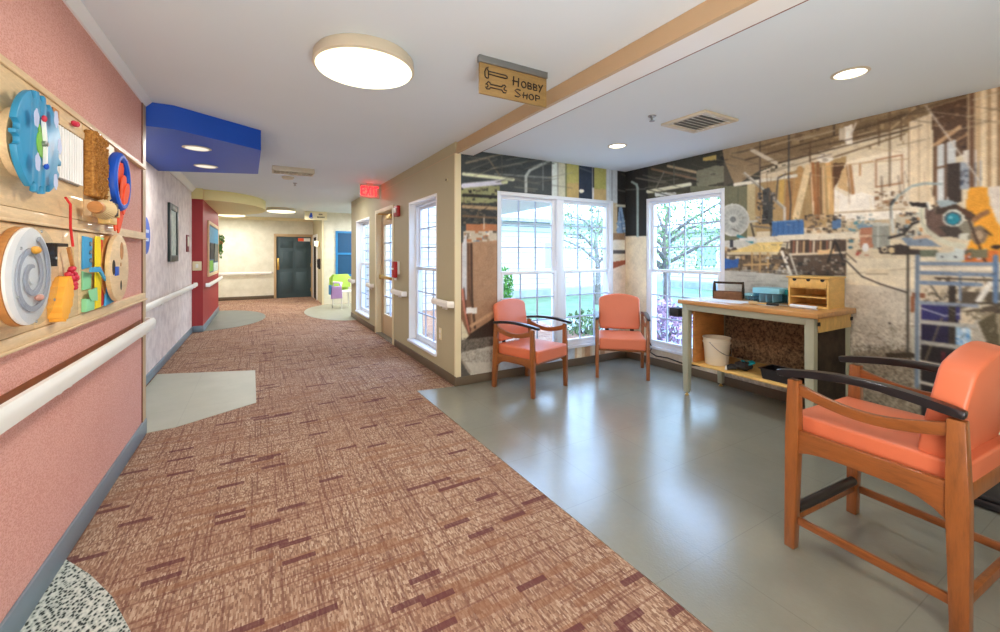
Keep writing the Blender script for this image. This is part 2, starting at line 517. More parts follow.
bm = new(); prism(bm, [(-1.10, 2.62), (-1.085, 2.62), (-1.03, HC - 0.004), (-1.03, HC - 0.001), (-1.10, HC - 0.001)], 6.6, 9.6, 'xz')
struct('trim_3', bm, MT['white'], label='white crown moulding on the lilac wall')
bm = new(); b2(bm, -1.5, 1.62, YE - 0.07, YE - 0.001, 2.60, HC - 0.001)
struct('trim_4', bm, MT['creamp'], label='pale crown moulding on the end wall')

bm = new(); b2(bm, 2.0855, 2.094, YB, BY - 0.002, 2.572, 2.584)
struct('trim_11', bm, MT['brownline'], label='thin brown edge strip of the ceiling beam')

# walls
bm = new(); b2(bm, -1.55, LX, YB, 4.36, 0, HC)
struct('wall_left', bm, MT['salmon'], label='salmon wallpapered wall on the left')
bm = new(); b2(bm, LX + 0.0005, LX + 0.006, 4.262, 4.272, 0.12, 2.655)
struct('trim_5', bm, MT['brownline'], label='brown seam beside the corner guard of the salmon wall')
bm = new(); b2(bm, LX + 0.0005, LX + 0.008, 4.275, 4.368, 0.12, 2.655); b2(bm, LX - 0.08, LX + 0.008, 4.3602, 4.368, 0.12, 2.655)
struct('trim_6', bm, MT['tan_d'], label='peach corner guard at the end of the salmon wall')
bm = new(); b2(bm, -1.55, -1.10, 4.362, 9.6, 0, HC)
struct('wall_recess', bm, MT['lilac'], label='lilac grey wallpapered wall beyond the salmon wall')
bm = new(); b2(bm, -1.55, -0.93, 9.602, 13.0, 0, HC)
struct('wall_red', bm, MT['red'], label='red painted wall section down the corridor')
bm = new(); b2(bm, -1.55, -1.35, 13.002, YE, 0, HC)
struct('wall_far_left', bm, MT['cream'], label='cream wall behind the red section')
bm = new(); wall_cells(bm, -1.55, 1.8, 0, HC, [(0.47, 1.56, 0, 2.085)], lambda b, p, q, r, s: b2(b, p, q, YE, YE + 0.18, r, s))
struct('wall_end', bm, MT['cream'], label='cream wall at the far end of the corridor')
bm = new(); b2(bm, 1.60, 1.80, 13.32, YE - 0.002, 0, HC)
struct('wall_passage', bm, MT['tan'], label='tan wall right of the far door')
bm = new(); b2(bm, 1.60, 5.2, 13.1, 13.318, 0, HC)
struct('wall_lounge', bm, MT['cream'], label='cream wall of the far side room')
bm = new(); b2(bm, 1.568, 1.62, 13.08, 13.099, 0, HC)
struct('trim_7', bm, MT['creamp'], label='cream corner guard at the far side room')
bm = new(); b2(bm, 5.0, 5.2, 10.26, 13.098, 0, HC)
struct('wall_lounge_side', bm, MT['cream'], label='side wall of the far side room')
bm = new(); b2(bm, RX + 0.202, 5.2, 10.27, 10.45, 0, HC)
struct('wall_lounge_front', bm, MT['siding'], label='near wall of the far side room')
HW = [(4.80, 5.85, 0.24, 2.18), (6.66, 7.88, 0.0, 2.27), (8.40, 9.65, 0.22, 2.18)]
bm = new(); wall_cells(bm, BY + 0.001, 10.25, 0, HC, HW, lambda b, p, q, r, s: b2(b, RX, RX + 0.2, p, q, r, s))
struct('wall_right', bm, MT['tan'], label='tan corridor wall with two windows and a glass door')
W3 = (2.40, 4.25, 0.27, 2.20)
W4 = (2.765, 3.85, 0.25, 2.20)
bm = new(); wall_cells(bm, RX + 0.201, BX + 0.2, 0, RC + 0.1, [W3], lambda b, p, q, r, s: b2(b, p, q, BY + 0.005, BY + 0.2, r, s))
struct('wall_back', bm, MT['white'], label='back wall of the hobby shop corner')
bm = new(); wall_cells(bm, YB, BY + 0.004, 0, RC + 0.1, [W4], lambda b, p, q, r, s: b2(b, BX + 0.005, BX + 0.2, p, q, r, s))
struct('wall_side', bm, MT['white'], label='right wall of the hobby shop corner')
bm = new(); b2(bm, -1.55, BX + 0.2, YB - 0.2, YB - 0.002, 0, HC)
struct('wall_rear', bm, MT['tan'], label='tan wall behind the viewer')
bm = new(); b2(bm, RX - 0.004, RX + 0.062, BY - 0.008, BY - 0.0005, 0.1, 2.572); b2(bm, RX - 0.008, RX - 0.0005, BY - 0.008, BY + 0.02, 0.1, 2.572)
struct('trim_8', bm, MT['creamp'], label='cream corner guard where corridor wall meets mural')

# baseboards
def baseboard(name, x0, x1, y0, y1, h, m, label):
    bm = new(); b2(bm, x0, x1, y0, y1, 0.004, h, 0.004, 2); struct(name, bm, m, label=label)
baseboard('baseboard_left', LX, LX + 0.014, YB, 4.372, 0.125, MT['base_grey'], 'blue grey baseboard of the salmon wall')
baseboard('baseboard_recess', -1.10, -1.088, 4.38, 9.6, 0.11, MT['base_grey'], 'blue grey baseboard of the lilac wall')
baseboard('baseboard_red', -1.086, -0.918, 9.588, 9.601, 0.12, MT['base_grey'], 'grey baseboard on the front of the red wall')
baseboard('baseboard_red_side', -0.93, -0.918, 9.602, 13.0, 0.12, MT['base_grey'], 'grey baseboard on the side of the red wall')
baseboard('baseboard_end', -1.35, 0.44, YE - 0.014, YE, 0.11, MT['base_br'], 'brown baseboard of the end wall')
for i, (p, q) in enumerate(((4.206, 6.58), (7.96, 10.25))):
    baseboard('baseboard_right', RX - 0.014, RX, p, q, 0.11, MT['base_br'], ('brown baseboard near the corner window', 'brown baseboard beyond the glass door')[i])
baseboard('baseboard_back', RX - 0.012, BX - 0.001, BY - 0.016, BY - 0.002, 0.10, MT['base_br'], 'brown baseboard under the double window')
baseboard('baseboard_side', BX - 0.016, BX - 0.002, YB, BY - 0.017, 0.10, MT['base_br'], 'brown baseboard of the mural wall on the right')

# soffits
bm = new(); prism(bm, [(LX + 0.001, 4.37), (-0.62, 4.37), (0.01, 4.81), (-0.02, 6.24), (-1.099, 6.63), (-1.099, 4.37)], 2.50, HC - 0.001)
struct('ceiling_soffit', bm, MT['blue'], label='royal blue angular ceiling soffit')
bm = new(); prism(bm, [(-0.9295 + 1.05 * math.sin(a), 11.33 - 1.66 * math.cos(a)) for a in [PI * i / 32 for i in range(33)]], 2.50, HC - 0.001)
b2(bm, -1.099, -0.925, 9.55, 9.601, 2.50, HC - 0.001)
struct('ceiling_soffit', bm, MT['yellow'], label='pale yellow rounded ceiling soffit by the red wall')

# ------------------------------------------------------------------ windows (local x along the wall, y outwards, z up)
def quad_y(bm, x0, x1, y, z0, z1):
    bm.faces.new([bm.verts.new(c) for c in ((x0, y, z0), (x1, y, z0), (x1, y, z1), (x0, y, z1))])
def sash(root, x0, x1, z0, z1, y, cols, rows, fr=0.04, mt=0.016):
    bm = new()
    b2(bm, x0, x0 + fr, y - 0.02, y + 0.02, z0, z1, 0.004); b2(bm, x1 - fr, x1, y - 0.02, y + 0.02, z0, z1, 0.004)
    b2(bm, x0 + fr, x1 - fr, y - 0.02, y + 0.02, z0, z0 + fr, 0.004); b2(bm, x0 + fr, x1 - fr, y - 0.02, y + 0.02, z1 - fr, z1, 0.004)
    s = obj('sash', bm, MT['winwhite'], root)
    bm = new()
    for i in range(1, cols):
        x = x0 + fr + (x1 - x0 - 2 * fr) * i / cols
        b2(bm, x - mt / 2, x + mt / 2, y - 0.008, y + 0.008, z0 + fr, z1 - fr)
    for j in range(1, rows):
        z = z0 + fr + (z1 - z0 - 2 * fr) * j / rows
        b2(bm, x0 + fr, x1 - fr, y - 0.0075, y + 0.0075, z - mt / 2, z + mt / 2)
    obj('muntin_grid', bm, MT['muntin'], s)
    bm = new(); quad_y(bm, x0 + fr * 0.5, x1 - fr * 0.5, y, z0 + fr * 0.5, z1 - fr * 0.5)
    obj('pane', bm, MT['glass'], s, smooth=0)

def window(name, label, loc, rz, w, z0, z1, units, cols, rows_u, rows_l, meet, depth0=0.0, casing=0.05, sill=0.0):
    root = sroot(name, label, loc, rz)
    bm = new(); d0, d1 = depth0, depth0 + 0.09
    b2(bm, -w / 2, -w / 2 + casing, d0, d1, z0, z1, 0.004); b2(bm, w / 2 - casing, w / 2, d0, d1, z0, z1, 0.004)
    b2(bm, -w / 2 + casing, w / 2 - casing, d0, d1, z0, z0 + casing, 0.004); b2(bm, -w / 2 + casing, w / 2 - casing, d0, d1, z1 - casing, z1, 0.004)
    uw = (w - 2 * casing) / units
    for i in range(1, units):
        x = -w / 2 + casing + uw * i
        b2(bm, x - 0.055, x + 0.055, d0 - 0.005, d1, z0 + casing, z1 - casing, 0.004)
    obj('frame', bm, MT['winwhite'], root)
    for i in range(units):
        xa = -w / 2 + casing + uw * i + (0.055 if i else 0); xb = -w / 2 + casing + uw * (i + 1) - (0.055 if i < units - 1 else 0)
        sash(root, xa, xb, meet - 0.02, z1 - casing, d0 + 0.062, cols, rows_u)
        sash(root, xa, xb, z0 + casing, meet + 0.02, d0 + 0.020, cols, rows_l)
    if sill:
        bm = new(); b2(bm, -w / 2 - 0.02, w / 2 + 0.02, -sill, d0 - 0.001, z0 - 0.03, z0 + 0.004, 0.005)
        obj('sill', bm, MT['winwhite'], root)
    return root
window('window_1', 'tall corridor window nearest the corner', (RX, 5.325, 0), -PI / 2, 1.05, 0.24, 2.18, 1, 3, 3, 3, 1.26, 0.09, 0.04, 0.03)
window('window_2', 'tall corridor window beyond the glass door', (RX, 9.025, 0), -PI / 2, 1.25, 0.22, 2.18, 1, 3, 3, 3, 1.26, 0.09, 0.04, 0.03)
window('window_3', 'white double window behind the two orange chairs', (3.325, BY, 0), 0, 1.85, 0.27, 2.20, 2, 3, 3, 3, 1.235, 0.0, 0.045, 0.03)
window('window_4', 'white single window left of the workbench', (BX, 3.3075, 0), -PI / 2, 1.085, 0.25, 2.20, 1, 4, 3, 3, 1.245, 0.0, 0.045, 0.03)
for nm, lab, w, yc, z0, z1 in (('trim_9', 'white reveal around the corner window', 1.05, 5.325, 0.24, 2.18), ('trim_10', 'white reveal around the far corridor window', 1.25, 9.025, 0.22, 2.18)):
    bm = new(); a, b = yc - w / 2, yc + w / 2
    b2(bm, RX - 0.004, RX + 0.09, a - 0.025, a - 0.0005 + 0.004, z0, z1); b2(bm, RX - 0.004, RX + 0.09, b - 0.004, b + 0.025, z0, z1)
    b2(bm, RX - 0.004, RX + 0.09, a - 0.025, b + 0.025, z1 - 0.004, z1 + 0.025)
    struct(nm, bm, MT['white'], label=lab)

# ------------------------------------------------------------------ glass door in the corridor wall
d = sroot('door_1', 'glazed exit door in the tan corridor wall', (RX, 7.27, 0), -PI / 2, 'door')
bm = new()
b2(bm, -0.61, -0.54, -0.012, 0.17, 0, 2.27, 0.004); b2(bm, 0.54, 0.61, -0.012, 0.17, 0, 2.27, 0.004); b2(bm, -0.54, 0.54, -0.012, 0.17, 2.20, 2.27, 0.004)
obj('frame', bm, MT['creamp'], d)
bm = new()
b2(bm, -0.535, -0.37, 0.09, 0.135, 0.02, 2.19, 0.003); b2(bm, 0.37, 0.535, 0.09, 0.135, 0.02, 2.19, 0.003)
b2(bm, -0.37, 0.37, 0.09, 0.135, 0.02, 0.38, 0.003); b2(bm, -0.37, 0.37, 0.09, 0.135, 1.99, 2.19, 0.003)
lf = obj('door_leaf', bm, MT['tan_d'], d)
bm = new()
for x in (0.0,): b2(bm, x - 0.01, x + 0.01, 0.10, 0.125, 0.38, 1.99)
for j in range(1, 5): b2(bm, -0.37, 0.37, 0.10, 0.125, 0.38 + 1.61 * j / 5 - 0.009, 0.38 + 1.61 * j / 5 + 0.009)
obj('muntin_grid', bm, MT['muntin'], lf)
bm = new(); quad_y(bm, -0.375, 0.375, 0.1125, 0.375, 1.995); obj('pane', bm, MT['glass'], lf, smooth=0)
bm = new(); bx(bm, (0, 0.05, 1.05), (0.86, 0.03, 0.055), None, 0.006); bx(bm, (-0.43, 0.06, 1.05), (0.09, 0.06, 0.08), None, 0.006); bx(bm, (0.43, 0.06, 1.05), (0.09, 0.06, 0.08), None, 0.006)
obj('push_bar', bm, MT['brass'], d)
bm = new(); bx(bm, (0.18, 0.05, 2.10), (0.3, 0.07, 0.07), None, 0.006); bar(bm, [(0.1, 0.03, 2.15), (-0.15, -0.06, 2.17), (-0.3, 0.0, 2.2)], 0.02, 0.012, (0, 0, 1))
obj('door_closer', bm, MT['brass'], d)
bm = new(); b2(bm, -0.54, 0.54, -0.01, 0.17, 0.001, 0.018); obj('threshold', bm, MT['steel'], d)

# ------------------------------------------------------------------ panel door at the corridor end
d = sroot('door_2', 'dark slate six panel door at the corridor end', (1.015, YE, 0), 0, 'door')
bm = new()
b2(bm, -0.61, -0.535, -0.02, 0.16, 0, 2.16, 0.004); b2(bm, 0.535, 0.584, -0.02, 0.16, 0, 2.16, 0.004); b2(bm, -0.535, 0.535, -0.02, 0.16, 2.07, 2.16, 0.004)
obj('frame', bm, MT['tan_d'], d)
bm = new(); b2(bm, -0.53, 0.53, 0.03, 0.08, 0.01, 2.065, 0.003)
for (x0, x1) in ((-0.42, -0.05), (0.05, 0.42)):
    for (z0, z1) in ((0.2, 0.86), (1.0, 1.6), (1.70, 1.93)):
        b2(bm, x0, x1, 0.014, 0.031, z0, z1, 0.006); b2(bm, x0 + 0.06, x1 - 0.06, 0.002, 0.015, z0 + 0.06, z1 - 0.06, 0.01)
b2(bm, -0.56, 0.575, 0.081, 0.12, 0.0, 2.12)  # hidden slab behind the leaf, added to block sky light at its edges
lf = obj('door_leaf', bm, MT['navy'], d)
bm = new(); b2(bm, -0.52, -0.45, 0.02, 0.03, 0.95, 1.35, 0.003); obj('push_plate', bm, MT['brass'], d)
bm = new()
for z in (0.25, 1.1, 1.85): b2(bm, 0.515, 0.545, 0.0, 0.03, z - 0.06, z + 0.06)
obj('hinge', bm, MT['brass'], d)
bm = new(); b2(bm, 0.12, 0.5, 0.008, 0.02, 1.92, 2.03); pl = obj('sign_plate', bm, MT['white'], d)
bm = new(); b2(bm, 0.12, 0.30, 0.005, 0.009, 1.925, 2.025); obj('sign_colour_patch', bm, MT['orangef'], pl)

# ------------------------------------------------------------------ printed murals (one flat print per wall, window cut out)
class Painter:
    def __init__(self, P, base):
        P = np.asarray(P, float); self.P = P
        z = P[:, 0] * SN + P[:, 1] * CS
        x = P[:, 0] * CS - P[:, 1] * SN
        z = np.maximum(z, 0.15)
        self.u = 500 + FOC * x / z; self.v = VH - FOC * (P[:, 2] - CAMH) / z
        self.c = np.tile(np.array(base, float), (len(P), 1))
    def _set(self, idx, c, al=1.0):
        self.c[idx] = self.c[idx] * (1 - al) + np.array(c, float) * al
    def poly(self, pts, c, al=1.0):
        us = [p[0] for p in pts]; vs = [p[1] for p in pts]
        i = np.where((self.u >= min(us)) & (self.u <= max(us)) & (self.v >= min(vs)) & (self.v <= max(vs)))[0]
        if len(i) == 0: return
        u, v = self.u[i], self.v[i]; ins = np.zeros(len(i), bool); n = len(pts)
        for k in range(n):
            x0, y0 = pts[k]; x1, y1 = pts[(k + 1) % n]
            if y0 == y1: continue
            cr = ((v < y0) != (v < y1)) & (u < (x1 - x0) * (v - y0) / (y1 - y0) + x0)
            ins ^= cr
        self._set(i[ins], c, al)
    def rect(self, x0, y0, x1, y1, c, al=1.0):
        i = np.where((self.u >= x0) & (self.u <= x1) & (self.v >= y0) & (self.v <= y1))[0]
        self._set(i, c, al)
    def line(self, pts, w, c, al=1.0):
        for (x0, y0), (x1, y1) in zip(pts, pts[1:]):
            h = w / 2 + 0.5
            i = np.where((self.u >= min(x0, x1) - h) & (self.u <= max(x0, x1) + h) & (self.v >= min(y0, y1) - h) & (self.v <= max(y0, y1) + h))[0]
            if len(i) == 0: continue
            dx, dy = x1 - x0, y1 - y0; L2 = dx * dx + dy * dy + 1e-9
            t = np.clip(((self.u[i] - x0) * dx + (self.v[i] - y0) * dy) / L2, 0, 1)
            dd = np.hypot(self.u[i] - x0 - t * dx, self.v[i] - y0 - t * dy)
            a = np.clip(w / 2 + 0.5 - dd, 0, 1)[:, None] * al
            self.c[i] = self.c[i] * (1 - a) + np.array(c, float) * a
    def ell(self, cx, cy, rx, ry, c, al=1.0, inner=0.0):
        q = np.hypot((self.u - cx) / rx, (self.v - cy) / ry)
        self._set(np.where((q <= 1) & (q >= inner))[0], c, al)
    def clutter(self, x0, y0, x1, y1, cols, n, smin=1.5, smax=5):
        for _ in range(n):
            x, y = random.uniform(x0, x1), random.uniform(y0, y1); w, h = random.uniform(smin, smax), random.uniform(smin * 0.6, smax * 0.8)
            self.rect(max(x0, x - w / 2), max(y0, y - h / 2), min(x1, x + w / 2), min(y1, y + h / 2), random.choice(cols), random.uniform(0.55, 1))
    def speck(self, x0, y0, x1, y1, c, dens, al=0.7):
        i = np.where((self.u >= x0) & (self.u <= x1) & (self.v >= y0) & (self.v <= y1))[0]
        k = i[rng.random(len(i)) < dens]; self._set(k, c, al)

def mural(name, label, origin, ax, a0, a1, z0, z1, hole, step, base, paint):
    na, nz = int((a1 - a0) / step), int((z1 - z0) / step)
    A = np.linspace(a0, a1, na + 1); Z = np.linspace(z0, z1, nz + 1)
    A[np.abs(A - hole[0]).argmin()] = hole[0]; A[np.abs(A - hole[1]).argmin()] = hole[1]
    Z[np.abs(Z - hole[2]).argmin()] = hole[2]; Z[np.abs(Z - hole[3]).argmin()] = hole[3]
    AA, ZZ = np.meshgrid(A, Z)
    V = np.zeros((AA.size, 3))
    if ax == 'x': V[:, 0] = AA.ravel(); V[:, 1] = origin
    else: V[:, 1] = AA.ravel(); V[:, 0] = origin
    V[:, 2] = ZZ.ravel()
    ac, zc = (A[:-1] + A[1:]) / 2, (Z[:-1] + Z[1:]) / 2
    I, J = np.meshgrid(np.arange(na), np.arange(nz))
    keep = ~((ac[I] > hole[0]) & (ac[I] < hole[1]) & (zc[J] > hole[2]) & (zc[J] < hole[3]))
    I, J = I[keep], J[keep]; w = na + 1
    a, b, c, d_ = J * w + I, J * w + I + 1, (J + 1) * w + I + 1, (J + 1) * w + I
    F = np.stack([a, b, c, d_] if ax == 'x' else [a, d_, c, b], 1)
    p = Painter(V, base); paint(p)
    g = p.c.reshape(nz + 1, na + 1, 3); h = np.pad(g, ((1, 1), (1, 1), (0, 0)), 'edge')
    wgt = ((1, 2, 1), (2, 5, 2), (1, 2, 1)); acc = np.zeros_like(g)
    for dj in range(3):
        for di in range(3): acc += wgt[dj][di] * h[dj:dj + nz + 1, di:di + na + 1]
    p.c = (acc / 17.0).reshape(-1, 3)
    tone = np.ones((nz + 1, na + 1))
    for cell, amp in ((60, 0.03), (22, 0.025), (8, 0.022), (3, 0.02)):
        gn = rng.normal(0, amp, (nz // cell + 3, na // cell + 3)); yy = np.arange(nz + 1) / cell; xx = np.arange(na + 1) / cell
        j0 = yy.astype(int); i0 = xx.astype(int); fy = (yy - j0)[:, None]; fx = (xx - i0)[None, :]
        tone += gn[j0][:, i0] * (1 - fy) * (1 - fx) + gn[j0 + 1][:, i0] * fy * (1 - fx) + gn[j0][:, i0 + 1] * (1 - fy) * fx + gn[j0 + 1][:, i0 + 1] * fy * fx
    gray = p.c.mean(1, keepdims=True)
    p.c = (p.c * 0.88 + gray * 0.12 * np.array([0.97, 1.0, 0.97])) * np.clip(tone, 0.8, 1.2).reshape(-1, 1) * 1.04
    nzv = rng.normal(0, 3.2, (len(V), 1))
    col = np.clip(p.c + nzv, 0, 255) / 255.0
    ln = np.where(col <= 0.04045, col / 12.92, ((col + 0.055) / 1.055) ** 2.4)
    me = bpy.data.meshes.new(name)
    me.vertices.add(len(V)); me.vertices.foreach_set('co', V.ravel())
    me.loops.add(F.size); me.loops.foreach_set('vertex_index', F.ravel().astype(np.int32))
    me.polygons.add(len(F)); me.polygons.foreach_set('loop_start', (np.arange(len(F)) * 4).astype(np.int32))
    me.update(calc_edges=True)
    at = me.color_attributes.new('Col', 'FLOAT_COLOR', 'POINT')
    at.data.foreach_set('color', np.concatenate([ln, np.ones((len(V), 1))], 1).astype(np.float32).ravel())
    me.materials.append(MT['mural'])
    o = bpy.data.objects.new(name, me); COL.objects.link(o)
    o['kind'] = 'structure'; o['label'] = label; o['category'] = 'wall mural'
    return o

MIX = [(95, 78, 60), (150, 120, 85), (205, 190, 160), (70, 64, 58), (120, 110, 98), (180, 150, 105), (60, 50, 44)]
DARKMIX = [(52, 52, 48), (74, 70, 60), (90, 84, 70), (40, 42, 44), (110, 100, 82)]

def paint_back(p):
    # left of and above the window
    p.rect(440, 140, 560, 240, (64, 72, 74)); p.rect(440, 186, 500, 205, (146, 150, 104)); p.rect(440, 203, 500, 226, (54, 57, 58))
    p.clutter(460, 186, 497, 226, DARKMIX, 70, 1.5, 4.5)
    for a, b, c in (((466, 163), (505, 153), (150, 142, 122)), ((491, 169), (540, 159), (112, 112, 104)), ((495, 174), (553, 178), (120, 128, 126)), ((470, 172), (540, 184), (88, 92, 88)), ((488, 158), (500, 176), (120, 112, 96))):
        p.line([a, b], 1.6, c)
    p.line([(526, 192), (526, 176), (530, 170), (549, 161)], 2.8, (172, 182, 178))
    p.line([(543, 160), (543, 190)], 1, (120, 126, 126)); p.line([(502, 155), (502, 178)], 1, (90, 92, 88))
    p.line([(463.5, 174), (513, 179.5)], 3.4, (226, 232, 196)); p.line([(463.5, 185.8), (503, 182)], 5, (206, 208, 226)); p.line([(503, 182), (506, 182)], 4, (196, 206, 160))
    p.line([(463.5, 206.5), (497, 208.5)], 3.4, (170, 144, 106)); p.line([(463.5, 195), (497, 197)], 3, (40, 40, 38))
    p.line([(463, 216), (497, 218)], 2, (112, 90, 66))
    p.rect(466, 224, 497, 231, (176, 112, 72)); p.line([(484, 218), (484, 229)], 1, (200, 190, 170))
    p.rect(463, 231, 497, 243, (190, 178, 156)); p.clutter(464, 231, 497, 242, [(60, 110, 160), (220, 215, 205), (176, 112, 72), (90, 80, 66), (160, 130, 100)], 26, 2, 6)
    p.rect(440, 243, 474, 345, (128, 92, 68)); p.poly([(462, 244), (467, 232), (467, 300), (462, 300)], (196, 196, 200))
    p.poly([(471, 242), (497, 241), (497, 316), (476, 331), (471, 334)], (168, 130, 98))
    p.speck(471, 242, 497, 330, (150, 112, 84), 0.3, 0.4)
    p.line([(471.5, 244), (472, 300), (475, 328)], 2.0, (66, 46, 36)); p.line([(468, 244), (469, 290), (474, 320)], 1.6, (96, 70, 52))
    p.line([(462.5, 290), (465, 310), (469.5, 331)], 2.6, (200, 122, 100)); p.line([(464, 288), (466, 310), (470.5, 331)], 1.0, (60, 40, 34))
    p.line([(471, 326), (497, 310)], 3, (196, 156, 118)); p.rect(466, 307.5, 477, 313.5, (222, 220, 214))
    p.poly([(461, 318), (468, 334), (470, 341), (461, 341)], (214, 206, 176))
    p.poly([(470, 334), (497, 316), (500, 346), (463, 344)], (62, 50, 42))
    p.poly([(455, 341), (500, 336), (520, 350), (455, 356)], (122, 114, 102)); p.speck(455, 338, 510, 356, (66, 60, 52), 0.4)
    p.poly([(455, 354), (500, 344), (640, 335), (640, 380), (455, 390)], (188, 184, 170)); p.poly([(500, 350), (575, 345), (575, 380), (500, 380)], (176, 190, 206))
    p.poly([(460, 358), (468, 372), (475, 380), (455, 385)], (90, 84, 76)); p.speck(458, 350, 500, 362, (120, 112, 100), 0.4)
    p.line([(463, 362), (470, 372)], 2, (150, 140, 126))
    # strip above the right half of the window
    p.rect(552, 150, 566, 210, (196, 196, 172)); p.rect(552, 150, 557.5, 210, (206, 216, 212)); p.line([(557.8, 155), (557.8, 200)], 1, (140, 144, 136))
    p.rect(566, 150, 579, 215, (182, 176, 98)); p.rect(566, 183, 579, 215, (190, 164, 104)); p.line([(566, 160), (566, 200)], 1.5, (112, 118, 84))
    p.rect(579, 150, 592, 215, (46, 56, 74)); p.line([(580, 168), (591, 172)], 1.2, (90, 100, 110)); p.ell(581.5, 191, 2.6, 2, (226, 222, 206))
    p.rect(592, 150, 594, 215, (196, 196, 196)); p.rect(594, 150, 607, 215, (172, 170, 92)); p.rect(594, 189, 607, 215, (192, 164, 108)); p.line([(593.4, 168), (593.4, 187)], 1.4, (30, 34, 40))
    p.rect(606, 150, 618, 215, (186, 196, 200)); p.line([(612, 160), (612, 205)], 1.2, (140, 150, 156)); p.line([(608, 160), (608, 205)], 1, (214, 220, 220))
    # right of the window up to the corner
    p.rect(617.5, 150, 660, 240, (44, 44, 42)); p.line([(618, 190), (632, 193)], 1.4, (96, 96, 92)); p.line([(622, 174), (632, 180)], 1.2, (80, 72, 62))
    p.rect(612, 203, 617.5, 240, (190, 172, 138)); p.line([(617, 205.5), (640, 207)], 2.6, (196, 200, 178))
    p.poly([(619, 207), (622, 207), (626, 228), (626, 238), (617, 238), (617, 226)], (126, 160, 196)); p.line([(620, 212), (623, 232)], 1, (70, 100, 140)); p.clutter(616, 215, 626, 236, [(190, 206, 216), (96, 130, 170)], 12, 1.5, 3)
    p.rect(612, 238, 660, 345, (222, 204, 186)); p.rect(612, 233, 625, 240, (150, 120, 90)); p.rect(612, 240, 626, 250, (226, 220, 204)); p.rect(612, 250, 626, 254, (84, 84, 88)); p.rect(612, 254, 626, 262, (216, 206, 186))
    p.line([(626, 234), (626, 262)], 1.6, (150, 100, 74)); p.line([(626, 233), (645, 232)], 1.4, (140, 96, 74))
    p.poly([(612, 262), (632, 259), (645, 257), (612, 269)], (150, 76, 52)); p.poly([(612, 300), (645, 290), (645, 345), (612, 345)], (206, 190, 178), 0.6)
    p.rect(575, 340, 640, 372, (206, 178, 138))
    for x, c in ((577, (226, 214, 190)), (585, (186, 140, 96)), (592, (222, 200, 166)), (600, (178, 130, 90)), (608, (214, 188, 150)), (616, (190, 150, 110)), (624, (222, 206, 180))):
        p.rect(x, 340, x + 5, 372, c)

